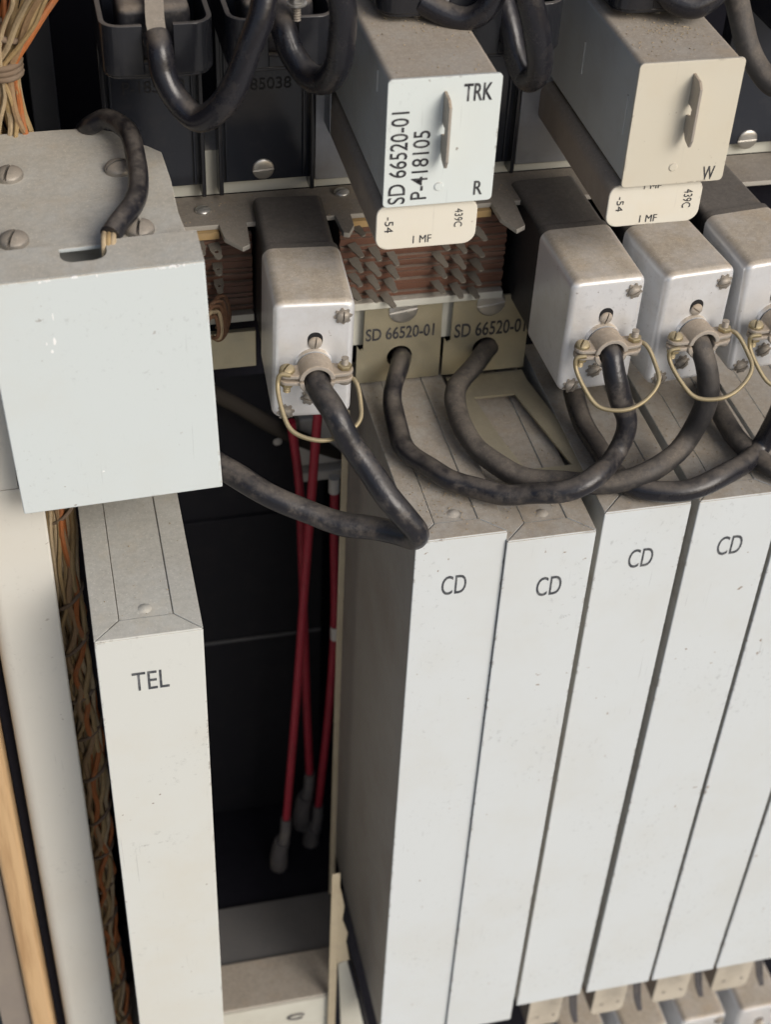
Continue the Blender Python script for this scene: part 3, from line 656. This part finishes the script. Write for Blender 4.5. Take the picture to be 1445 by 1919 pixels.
relay('grey relay with cool white face plate printed TRK and SD 66520-01', -0.0150, 0.0362, 0.1692, 0.2310, 0.0415, M['plate_white'],
      [('TRK', 870, 155, 924, 188, B_), ('R', 888, 338, 904, 364, B_), ('SD 66520-01', 730, 212, 763, 384, dict(rot=90, weight=0.006)), ('P-418105', 772, 246, 803, 374, dict(rot=90, weight=0.006))], (831, 236), (822, 349), [((706, 130), (704, 170), 0)])
capacitor('cream faced capacitor marked 1 MF beneath the TRK relay', -0.0170, 0.0312, 0.1450, 0.1690, 0.0445,
          [('1 MF', 774, 440, 808, 454), ('-54', 721, 407, 737, 436, dict(rot=-90)), ('439C', 852, 390, 867, 424, dict(rot=-90))])
relay('grey relay with yellowed face plate printed W', 0.1030, 0.1542, 0.1645, 0.2267, 0.0503, M['plate_cream'],
      [('W', 1317, 311, 1339, 336, dict(weight=0.004))], (1292, 200), (1262, 313), [((1096, 78), (1089, 140), 0), ((1176, 178), (1163, 250), 0)])
capacitor('cream faced capacitor marked 1 MF beneath the W relay', 0.0990, 0.1470, 0.1412, 0.1643, 0.0535,
          [('1 MF', 1199, 402, 1231, 415), ('-54', 1156, 369, 1169, 396, dict(rot=-90)), ('439C', 1281, 354, 1297, 388, dict(rot=-90)), ('1 MF', 1208, 344, 1240, 353)])
for x0, x1, lb in ((-0.0222, 0.0345, 'blue grey zinc plate behind the TRK relay'), (0.0888, 0.1500, 'blue grey zinc plate behind the W relay')):
    based('zinc_plate', box(x0, x1, 0.1640, 0.1668, 0.1165, 0.30, 0.0006), 'zinc', lb, 'plate')
part_ = based('angled_flange', box(-0.0175, -0.0165, 0.150, 0.1638, 0.15, 0.19, 0.0003), 'zinc', 'thin metal flange edge between zinc plate and TRK capacitor', 'flange')

# ------------------------------------------------------------------ black sockets of the upper row
def socket(label, xc, hood_z=(0.207, 0.2325), yh=0.106, text_px=None, screw_px=None, panel=True, hood=True, insert=True):
    W = 0.0500; x0, x1 = xc - W / 2, xc + W / 2
    r = thing('black_socket', label, 'socket', (xc, 0.16, 0.117), 'black moulded sockets')
    if panel:
        part('panel', box(x0 + 0.001, x1 - 0.001, 0.1630, 0.1672, 0.1195, 0.32, 0.0005), 'black_panel', r)
        for a in (x0, x1 - 0.0022):
            part('side_rib', prism(rrect(0.1565, 0.1680, 0.1150, 0.32, (0.002, 0.002, 0, 0)), 'x', a, a + 0.0022, 0.0004, 1), 'black', r)
        for a in (x0 + 0.0042, x1 - 0.0054):
            part('inner_rib', box(a, a + 0.0012, 0.1610, 0.1632, 0.1210, 0.32, 0.0003), 'black_panel', r)
    if screw_px:
        s = U(*screw_px, Y=0.1625)
        part('screw', xf(screw(0.0058, 0.0016, 0.0011, RAD(3), 28), Matrix.Translation((s.x, 0.1630, s.z)) @ FRONT), 'steel', r)
    if text_px: letter_px(text_px[0], *text_px[1:], 0.163, r, 'emboss', weight=0.004)
    if hood:
        z0, z1 = hood_z; R_ = 0.0095; t = 0.0026; nw = 0.0068
        hx0, hx1 = x0 - 0.0005, x1 + 0.0005
        for s in (-1, 1):
            ex = xc + s * (W / 2 + 0.0005); n_ = xc + s * nw
            outer = [(n_, yh)] + [(p[0], p[1]) for p in (arc(ex - s * R_, yh + R_, R_, 270, 360, 7) if s > 0 else arc(ex - s * R_, yh + R_, R_, 270, 180, 7))] + [(ex, 0.1628)]
            ri = R_ - t
            inner = [(ex - s * t, 0.1628)] + (arc(ex - s * R_, yh + R_, ri, 360, 270, 7) if s > 0 else arc(ex - s * R_, yh + R_, ri, 180, 270, 7)) + [(n_, yh + t)]
            part('hood_wall', prism(outer + inner, 'z', z0 + 0.002, z1, 0.0005, 2), 'black_dusty' if False else 'black', r)
        part('hood_floor', prism(rrect(hx0 + 0.0008, hx1 - 0.0008, yh + 0.0008, 0.1628, (R_, R_, 0, 0)), 'z', z0, z0 + 0.0025, 0.0008, 2), 'black', r)
        part('hood_sill', box(xc - nw - 0.0002, xc + nw + 0.0002, yh + 0.0003, yh + t, z0 + 0.002, z0 + 0.0075, 0.0006), 'black', r)
        if insert:
            part('insert_block', box(xc - 0.0165, xc + 0.0165, yh + 0.0120, 0.150, z0 + 0.003, z1 + 0.0035, 0.004, 3), 'black_dusty', r)
    return r
SK1 = -0.1057; SK2 = -0.0488
s1 = socket('black socket with sooty cup and P-185038 moulding behind the grey box', SK1, text_px=('P-185038', 228, 151, 346, 174))
s2 = socket('black socket with P-185038 moulding and steel screw beside the TRK relay', SK2, text_px=('P-185038', 427, 146, 546, 168), screw_px=(493, 317))
s3 = socket('black socket between the TRK relay and the W relay', 0.0612)
s5 = socket('black socket with steel screw beyond the W relay', 0.2240, screw_px=(1402, 262))
s4 = socket('black cup of a socket above the TRK relay', 0.0190, hood_z=(0.2335, 0.262), yh=0.096, panel=False)
s6 = socket('black cup of a socket above the W relay', 0.1310, hood_z=(0.2300, 0.258), yh=0.094, panel=False)
# steel strap in the first cup
p0 = U(288, 0, Y=0.118); p1 = U(291, 45, Y=0.106); p2 = U(297, 72, Y=0.100)
b = bmesh.new(); pp = spline([U(285, -40, Y=0.128), p0, p1, p2, U(300, 92, Y=0.099)], 5); A = []
for q in pp: A.append([b.verts.new(q + Vector((dx, dy, 0))) for dx, dy in ((-0.0042, 0), (0.0042, 0), (0.0042, 0.0009), (-0.0042, 0.0009))])
for a, c in zip(A, A[1:]):
    for k in range(4): b.faces.new((a[k], a[(k + 1) % 4], c[(k + 1) % 4], c[k]))
b.faces.new(A[0][::-1]); b.faces.new(A[-1]); bmesh.ops.recalc_face_normals(b, faces=list(b.faces))
part('strap', b, 'steel_dull', s1, wn=False)
def bolt(px, py0, py1, Y, root):
    a, c = U(px, py0, Y=Y), U(px, py1, Y=Y); L = a.z - c.z
    prof = [(0, 0)]
    k = 0
    while k * 0.0012 < L: prof += [(0.0019, k * 0.0012 + 0.0002), (0.0015, k * 0.0012 + 0.0008)]; k += 1
    prof += [(0, L)]
    part('bolt', mv(lathe(prof, 14), c.x, Y, c.z), 'steel_dull', root)
    part('nut', mv(join(prism([(0.0038 * math.cos(RAD(q)), 0.0038 * math.sin(RAD(q))) for q in range(0, 360, 60)], 'z', 0, 0.003, 0.0004, 1), mv(lathe([(0, 0), (0.0046, 0), (0.0046, 0.0008), (0, 0.0008)], 20), 0, 0, -0.0009)), c.x, Y, c.z + L * 0.55), 'steel', root)
bolt(780, -30, 54, 0.104, s4); bolt(1231, -60, 30, 0.104, s6); bolt(556, -25, 38, 0.098, s2)
cable('thick black cable looping out of the first cup past the P-185038 moulding',
      [Q(292, 66, Y=0.104), Q(300, 95, Y=0.0975), Q(310, 140, Y=0.094), Q(335, 192, Y=0.088), Q(372, 222, Y=0.080), Q(412, 200, Y=0.073), Q(448, 135, Y=0.070), Q(478, 60, Y=0.072), Q(497, -10, Y=0.076), Q(510, -80, Y=0.085)], 0.0060, 'cable', 0.03, seed=11)
cable('black cable loop hanging from the second cup against the TRK relay side',
      [Q(522, 20, Y=0.112), Q(530, 50, Y=0.100), Q(548, 105, Y=0.092), Q(580, 145, Y=0.084), Q(612, 152, Y=0.076), Q(634, 120, Y=0.066), Q(641, 60, Y=0.060), Q(636, -10, Y=0.058), Q(625, -80, Y=0.06)], 0.0061, 'cable', 0.03, seed=12)
cable('black cable leaving the cup above the TRK relay', [Q(790, 2, Y=0.100), Q(825, 22, Y=0.096), Q(870, 34, Y=0.092), Q(912, 14, Y=0.088), Q(938, -30, Y=0.088), Q(950, -90, Y=0.09)], 0.0055, 'cable', 0.02, seed=13)
cable('thick black cable loop hanging between the two relays', [Q(942, -20, Y=0.120), Q(954, 40, Y=0.110), Q(970, 105, Y=0.100), Q(988, 146, Y=0.092), Q(1006, 140, Y=0.083), Q(1010, 95, Y=0.078), Q(1002, 40, Y=0.076), Q(984, -20, Y=0.078), Q(960, -80, Y=0.085)], 0.0061, 'cable', 0.03, seed=14)
cable('black cable bulging over the top of the W relay', [Q(1235, -40, Y=0.098), Q(1262, -2, Y=0.092), Q(1300, 10, Y=0.088), Q(1340, -12, Y=0.088), Q(1370, -60, Y=0.092)], 0.0060, 'cable', 0.02, seed=15)
cable('dusty cable drooping beyond the W relay', [Q(1378, -20, Y=0.112), Q(1392, 40, Y=0.100), Q(1406, 92, Y=0.094), Q(1425, 132, Y=0.088), Q(1452, 160, Y=0.082), Q(1490, 165, Y=0.076), Q(1540, 100, Y=0.07)], 0.0058, 'cable_dusty', 0.03, seed=16)

# ------------------------------------------------------------------ grey box at the left
BR = RAD(-1.9); BW, BH = 0.0925, 0.1245
base = Vector((-0.1433, 0.0, 0.0495))
bx = thing('cover_box', 'grey painted metal box with notched front cover and dusty screwed top', 'box', base)
T = 0.0015
# front cover: front sheet, side returns and a top flange with a notch in its rear edge
part('front_cover', box(-BW / 2, BW / 2, 0, T, 0, BH, 0.0007, 3), 'paint_box', bx, local=True)
nx0, nx1 = U(128, 470, Z=base.z + BH).x - base.x, U(217, 462, Z=base.z + BH).x - base.x
fl = [(-BW / 2, T + 0.0001), (BW / 2, T + 0.0001), (BW / 2, 0.0262), (nx1, 0.0262)] + [(nx1 - 0.0001, 0.0170)] + arc(nx1 - 0.0060, 0.0170, 0.0058, 0, -90, 6) + arc(nx0 + 0.0060, 0.0170, 0.0058, 270, 180, 6) + [(nx0, 0.0262), (-BW / 2, 0.0262)]
part('cover_flange', prism(fl, 'z', BH - 0.0014, BH - 0.0002, 0.0004, 2), 'paint_box', bx, local=True)
for s in (-1, 1):
    part('cover_side', box(s * BW / 2 - (T if s > 0 else 0), s * BW / 2 + (0 if s > 0 else T), T + 0.0001, 0.026, 0.0002, BH - 0.0015, 0.0003), 'paint_box', bx, local=True)
# chassis behind
iz = BH - 0.0062
def Bl(px, py):
    p = U(px, py, Z=base.z + iz) - base
    return (p.x, p.y)
bp = [(-BW / 2 + 0.001, 0.0325), (-BW / 2 + 0.001, Bl(0, 246)[1]), Bl(120, 241), Bl(190, 240), Bl(225, 247), Bl(262, 268), Bl(290, 275), Bl(318, 288), Bl(336, 340), Bl(350, 400), (BW / 2 - 0.0035, 0.0325)]
part('chassis_top', prism(bp, 'z', iz - 0.0022, iz, 0.0005, 2), 'paint_box', bx, local=True)
part('chassis', box(-BW / 2 + 0.003, BW / 2 - 0.0048, 0.0460, 0.0880, 0.004, iz - 0.0024, 0.001), 'paint_side', bx, local=True)
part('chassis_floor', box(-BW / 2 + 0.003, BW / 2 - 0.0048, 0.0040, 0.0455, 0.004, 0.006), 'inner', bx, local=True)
for (px, py, a) in ((32, 325, 1.25), (238, 318, 0.3), (42, 447, 1.2), (278, 432, 1.35)):
    c = Bl(px, py)
    part('screw', mv(screw(0.0066, 0.0050, 0.0014, a, 28), c[0], c[1] - 0.001, iz), 'steel_dull', bx, local=True)
cr = random.Random(3)
def chip(x, z, w_, h_, y=-0.00012):
    p = [(x + w_ * math.cos(a) * cr.uniform(.6, 1), z + h_ * math.sin(a) * cr.uniform(.6, 1)) for a in [k * 0.785 for k in range(8)]]
    part('paint_chip', prism(p, 'y', y, 0.0004), 'chip', bx, local=True, flat=True)
for k in range(15):
    chip(cr.choice((-0.018, -0.006, 0.004, 0.027, 0.034)) + cr.gauss(0, 0.0042), BH - 0.0007 + cr.uniform(-.0005, .0002), cr.choice((.0004, .0006, .0009, .0020)), cr.uniform(.0003, .0008))
for (px, py, w_, h_) in ((115, 636, .0008, .0026), (110, 655, .0007, .001), (114, 590, .0003, .0022), (100, 640, .0003, .001), (196, 882, .0006, .0005)):
    p = U(px, py, Y=0) - base; chip(p.x, p.z, w_, h_)
bx.rotation_euler = (0, BR, 0)
ct = base.z + iz
cable('black lead arching over the grey box into its notch',
      [Q(150, 262, Z=ct - 0.02), Q(172, 236, Z=ct + 0.004), Q(200, 222, Z=ct + 0.010), Q(232, 240, Z=ct + 0.011), Q(250, 285, Z=ct + 0.0105), Q(258, 340, Z=ct + 0.0085), Q(246, 388, Z=ct + 0.0085), Q(222, 420, Z=ct + 0.0080), Q(206, 441, Z=ct + 0.0070)], 0.0047, 'cable_worn', 0.02, seed=21)
e = U(206, 441, Z=ct + 0.0070)
t = thing('stripped_wire', 'bare tan conductors leaving the black lead into the notch', 'wire', (e.x, e.y - 0.01, ct - 0.02))
for k in range(3):
    part('conductor', tube([e + Vector((-0.002 + k * 0.002, 0.004, 0.0)), e + Vector((-0.003 + k * 0.002, -0.003, 0.0005)), e + Vector((-0.0035 + k * 0.0018, -0.0075, -0.004)), e + Vector((-0.0035 + k * 0.0015, -0.010, -0.016)), e + Vector((-0.003 + k * 0.001, -0.010, -0.03))], 0.0013, 8, 5), WIRES[1 if k != 1 else 5], t, wn=False)

# ------------------------------------------------------------------ laced harness along the upright
hx = -0.1755; HY = 0.146
hr = thing('wire_harness', 'laced bundle of orange and cream cloth wires running down beside the upright', 'wire harness', (hx, HY, -0.60))
rnd = random.Random(5)
def centre(z):
    f = min(1.0, max(0.0, (0.055 - z) / 0.09)); f = f * f * (3 - 2 * f)
    return Vector((hx + 0.0010 + 0.0014 * math.sin(z * 23) + min(0.0, z + 0.1) * 0.014, HY - 0.104 * f, z))
ZT = U(20, 118, Y=HY).z
zs = [-0.60 + 0.0125 * i for i in range(72)]
rnd_k = [rnd.random() for _ in range(60)]
NW = 26
for k in range(NW):
    ring = 0 if k < 5 else (1 if k < 13 else 2)
    a0 = rnd.uniform(0, 6.28) if ring == 0 else 2 * math.pi * (k - (5 if ring == 1 else 13)) / (8 if ring == 1 else 13)
    r0 = (0.0012, 0.0038, 0.0064)[ring]
    pts = []
    for z in zs:
        puff = 1 + 0.12 * math.cos((z % 0.045) / 0.045 * 2 * math.pi + math.pi)
        a = a0 + z * 2.2 + 0.3 * math.sin(z * 60 + k) + 0.3 * math.sin(z * 140 + 2.1 * k)
        rr_ = r0 * puff
        up = max(0.0, z - ZT)
        c = centre(z)
        fan = Vector((up * (0.60 * math.cos(a0 + 1.2) + 0.12) * (1 if ring else 0.5), up * 0.4 * math.sin(a0 + 1.2), 0)) * (0.7 + 0.6 * rnd_k[k])
        swell = 1.12 + 0.25 * math.exp(-((z - ZT + 0.045) / 0.03) ** 2) - 0.10 * math.exp(-((z - ZT) / 0.01) ** 2)
        pts.append(c + Vector((math.cos(a) * rr_ * swell, math.sin(a) * rr_ * swell, 0)) + fan + Vector((math.sin(z * 170 + k * 1.7), math.cos(z * 150 + k * 2.3), 0)) * (0.0005 + 0.012 * up))
    ci = rnd.choices(range(6), (5, 5, 4, 2, 2, 4))[0]
    part('wire', tube(pts, 0.0014 + rnd.uniform(-.0003, .0004), 7, 3), WIRES[ci], hr, wn=False)
def lace(z, r_, tilt, th, hh=1.0):
    c = centre(z) + Vector((max(0, z - ZT) * 0.1, 0, 0)); pts = []
    for a in range(0, 375, 15):
        pts.append(c + Vector((math.cos(RAD(a)) * r_, math.sin(RAD(a)) * r_, tilt * math.cos(RAD(a)))))
    part('lacing', tube(pts, th, 8, 2), 'lace', hr, wn=False)
z = -0.55
while z < 0.10:
    lace(z, 0.0082, 0.005 + rnd.uniform(-.002, .002), 0.0011); z += 0.036 + rnd.uniform(-.005, .005)
for dz in (0, 0.0026, 0.0052): lace(ZT - 0.004 + dz, 0.0088, 0.001 * dz * 100, 0.0017)
lace(ZT + 0.0165, 0.0102, -0.004, 0.0016)

# ------------------------------------------------------------------ red leads and the hollow behind
def lead(label, pts, px_end):
    r = thing('red_lead', label, 'wire', (pts[-1].x, pts[-1].y, pts[-1].z - 0.05), 'red leads in the hollow')
    part('insulation', tube(pts, 0.0029, 12, 6), 'red', r, wn=False)
    q = pts[-1]
    part('lead_end', tube([q + Vector((0, 0, 0.004)), q + Vector((-0.001, -0.002, -0.010)), q + Vector((-0.003, -0.003, -0.022))], 0.0042, 10, 5), 'lead', r, wn=False)
    part('crimp', tube([q + Vector((-0.003, -0.003, -0.020)), q + Vector((-0.0055, -0.002, -0.034)), q + Vector((-0.006, 0.001, -0.060))], 0.0064, 10, 4, 0.10), 'lead', r, wn=False)
    return r
YR = 0.160
lead('red lead crossing in front of the other red leads', [Q(596, 770, Y=YR), Q(591, 830, Y=YR), Q(585, 910, Y=YR), Q(572, 1080, Y=YR), Q(556, 1300, Y=YR), Q(536, 1540, Y=YR)], None)
lead('red lead passing behind the crossing red lead', [Q(545, 790, Y=0.185), Q(560, 900, Y=0.185), Q(566, 1050, Y=0.185), Q(572, 1250, Y=0.185), Q(580, 1455, Y=0.185)], None)
l3 = lead('red lead with pale ferrules next to the case wall', [Q(627, 900, Y=0.180), Q(626, 1000, Y=0.180), Q(627, 1160, Y=0.180), Q(617, 1320, Y=0.180), Q(596, 1515, Y=0.180)], None)
for px, py in ((626, 908), (628, 1184)):
    c = U(px, py, Y=0.180)
    part('ferrule', mv(lathe([(0, 0), (0.0036, 0), (0.0036, 0.012), (0, 0.012)], 14), c.x, 0.180, c.z - 0.006), 'grey_box', l3)
a, c = U(560, 812, Y=0.205), U(642, 880, Y=0.205)
tb = thing('terminal_box', 'pale plastic terminal box behind the red leads', 'terminal', ((a.x + c.x) / 2, 0.21, c.z))
part('body', box(a.x, c.x + 0.012, 0.205, 0.235, c.z + 0.006, a.z + 0.01, 0.002), 'grey_box', tb)
part('lip', box(a.x + 0.001, c.x + 0.012, 0.200, 0.235, c.z - 0.003, c.z + 0.0045, 0.001), 'grey_box', tb)
g = U(520, 828, Y=0.22)
based('rivet', mv(xf(lathe([(0, 0.001), (0.0022, 0.0008), (0.003, 0)], 14), FRONT), g.x, 0.22, g.z), 'grey_box', 'pale rivet in the dark hollow', 'rivet')
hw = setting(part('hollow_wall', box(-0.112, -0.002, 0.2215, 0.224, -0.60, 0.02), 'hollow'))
zs_ = U(480, 1196, Y=0.22).z
part('seam', box(-0.112, -0.002, 0.2200, 0.2214, zs_ - 0.0012, zs_ + 0.0012, 0.0003), 'inner_grey', hw)
part('ledge', box(-0.112, -0.002, 0.2190, 0.2214, zs_ + 0.115, zs_ + 0.119, 0.0003), 'hollow', hw)
# guide strip along the back of the first case, with a torn foot bracket
gs = thing('guide_strip', 'tan guide strip standing beside the first CD case with a torn foot', 'guide strip', (U(626, 1500, Y=0.036).x, 0.036, -0.60))
sa, sb = U(622, 1500, Y=0.125).x, U(632, 1500, Y=0.125).x
part('strip', box(sa, sb, 0.1250, 0.1265, -0.4755, -0.01, 0.0004), 'tan', gs)
sa, sb = U(618, 1780, Y=0.036).x, U(633, 1780, Y=0.036).x
part('foot_strip', box(sa, sb, 0.0360, 0.0375, -0.60, U(626, 1640, Y=0.036).z, 0.0004), 'tan', gs)
ft = [U(*p, Y=0.0362) for p in ((628, 1640), (640, 1672), (646, 1700), (642, 1725), (652, 1750), (649, 1765), (655, 1800), (632, 1806))]
part('foot', prism([(p.x, p.z) for p in ft], 'y', 0.0366, 0.0379, 0.0002, 1), 'tan', gs)
fb = [U(*p, Y=0.045) for p in ((634, 1806), (650, 1800), (672, 1880), (690, 1960), (640, 1960))]
part('foot_bracket', prism([(p.x, p.z) for p in fb], 'y', 0.0450, 0.0470, 0.0003, 1), 'rail', gs)
q = [U(640, 1740, X=-0.004), U(655, 1790, X=-0.004), U(672, 1850, X=-0.004), U(690, 1930, X=-0.004)]
based('case_edge_line', tube(q, 0.0012, 8, 5), 'inner_grey', 'thin dark line along the lower edge of the first CD case', 'wire', wn=False)  # added tube drawing the dark lower edge of the first case

# ------------------------------------------------------------------ the tier below
TY = 0.040
for i, (px0, px1, pyb) in enumerate(((987, 1046, 1921), (1108, 1166, 1897), (1223, 1284, 1874), (1334, 1398, 1853))):
    a, c = U(px0, pyb - 2, Y=TY), U(px1, pyb - 6, Y=TY)
    zb = U((px0 + px1) / 2, pyb, Y=TY).z
    lb = ('cream faced capacitor below the second CD case', 'cream faced capacitor under the third CD case', 'cream faced capacitor under the fourth CD case', 'cream faced capacitor under the fifth tall case')[i]
    r = thing('capacitor', lb, 'capacitor', ((a.x + c.x) / 2, TY + 0.05, zb), 'lower tier capacitors')
    part('can', prism(rrect(a.x, c.x, zb, zb + 0.05, 0.005), 'y', TY + 0.0012, 0.165), 'cap_side', r)
    part('face', prism(rrect(a.x, c.x, zb, zb + 0.05, 0.005), 'y', TY, TY + 0.0012, 0.0005, 2), 'cap_dim', r)
    for sx in (0.3, 0.8):
        part('rivet', xf(lathe([(0, 0.0007), (0.0012, 0.0006), (0.0016, 0)], 12), Matrix.Translation((a.x + (c.x - a.x) * sx, TY, zb + 0.0135)) @ FRONT), 'steel_dull', r)
lowz = -0.6135
tipx = U(1386, 1896, Y=0.040)
for i, lb in enumerate(('lower silver plug under the second CD case', 'lower silver plug under the third CD case', 'lower silver plug under the fourth CD case', 'lower silver plug with its white front just in view')):
    o = dup(plug0, label=lb)
    o['group'] = 'lower tier silver plugs'
    for ch in o.children:
        if ch.name.startswith('wire_bail'): ch.rotation_euler = (0, 0, 0)
    xx = tipx.x + PW / 2 - 0.0515 * (3 - i)
    place(o, (xx, 0.040 + PD1 + PD2, tipx.z + 0.001), (1.0, 0, 0))
for i, (px, py0, py1) in enumerate(((1076, 1878, 1915), (1196, 1855, 1892), (1311, 1835, 1866), (1425, 1812, 1845))):
    b = join(*[tube([U(px - 6 + 5 * k, py0 - 14, Y=0.022), U(px - 4 + 4 * k, (py0 + py1) / 2, Y=0.021), U(px + 2 + 2 * k, py1 - 6 * (k % 2), Y=0.020)], 0.0013 - 0.0002 * k, 7, 4) for k in range(3)])
    based('wire_tail', b, 'lead', ('frayed dark wire tail below the gap between second and third CD cases', 'frayed dark wire tail below the gap between third and fourth CD cases', 'frayed dark wire tail below the gap after the fourth CD case', 'frayed dark wire tail under the unmarked tall cases')[i], 'wire', 'wire tails under the tall cases', wn=False)
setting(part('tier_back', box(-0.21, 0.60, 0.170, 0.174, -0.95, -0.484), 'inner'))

# ------------------------------------------------------------------ crumbs of dirt on the level tops
cr = random.Random(11); b = bmesh.new()
def crumbs(x0, x1, y0, y1, z, n, cl=None):
    for _ in range(n):
        if cl and cr.random() < 0.65: x, y = cr.gauss(cl[0], cl[2]), cr.gauss(cl[1], cl[2])
        else: x, y = cr.uniform(x0, x1), cr.uniform(y0, y1)
        if not (x0 < x < x1 and y0 < y < y1): continue
        h = cr.choice((0.00016, 0.0002, 0.00028, 0.00045)); a = cr.uniform(0, 6.28); e = cr.uniform(1, 2.6)
        v = [b.verts.new((x + h * e * math.cos(a), y + h * e * math.sin(a), z)), b.verts.new((x + h * math.cos(a + 2.1), y + h * math.sin(a + 2.1), z)), b.verts.new((x + h * math.cos(a + 4.2), y + h * math.sin(a + 4.2), z)), b.verts.new((x, y, z + h * 1.1))]
        for f in ((0, 1, 3), (1, 2, 3), (2, 0, 3)): b.faces.new([v[i] for i in f])
crumbs(0.003, 0.046, 0.004, 0.13, 0.00005, 420, (0.02, 0.03, 0.012))
crumbs(0.050, 0.094, 0.0, 0.13, -0.0052, 160)
crumbs(0.104, 0.150, 0.008, 0.13, 0.00005, 260, (0.135, 0.03, 0.015))
crumbs(0.157, 0.203, 0.008, 0.13, 0.00005, 260)
crumbs(-0.160, -0.118, -0.03, 0.09, 0.00005, 60)
crumbs(-0.012, 0.033, 0.046, 0.13, 0.2303, 260, (0.02, 0.10, 0.012))
crumbs(0.106, 0.151, 0.055, 0.13, 0.2260, 320, (0.130, 0.085, 0.008))
crumbs(-0.10, 0.09, 0.138, 0.165, 0.11052, 160)
co = part('dirt_crumbs', b, mat('crumb', (0.36, 0.29, 0.19), 0.9, mott=0.6, mott_col=(0.16, 0.12, 0.08), mott_scale=900), None, flat=True)
co['kind'] = 'stuff'; co['label'] = 'loose crumbs of brown dirt scattered on the level tops'; co['category'] = 'dirt'
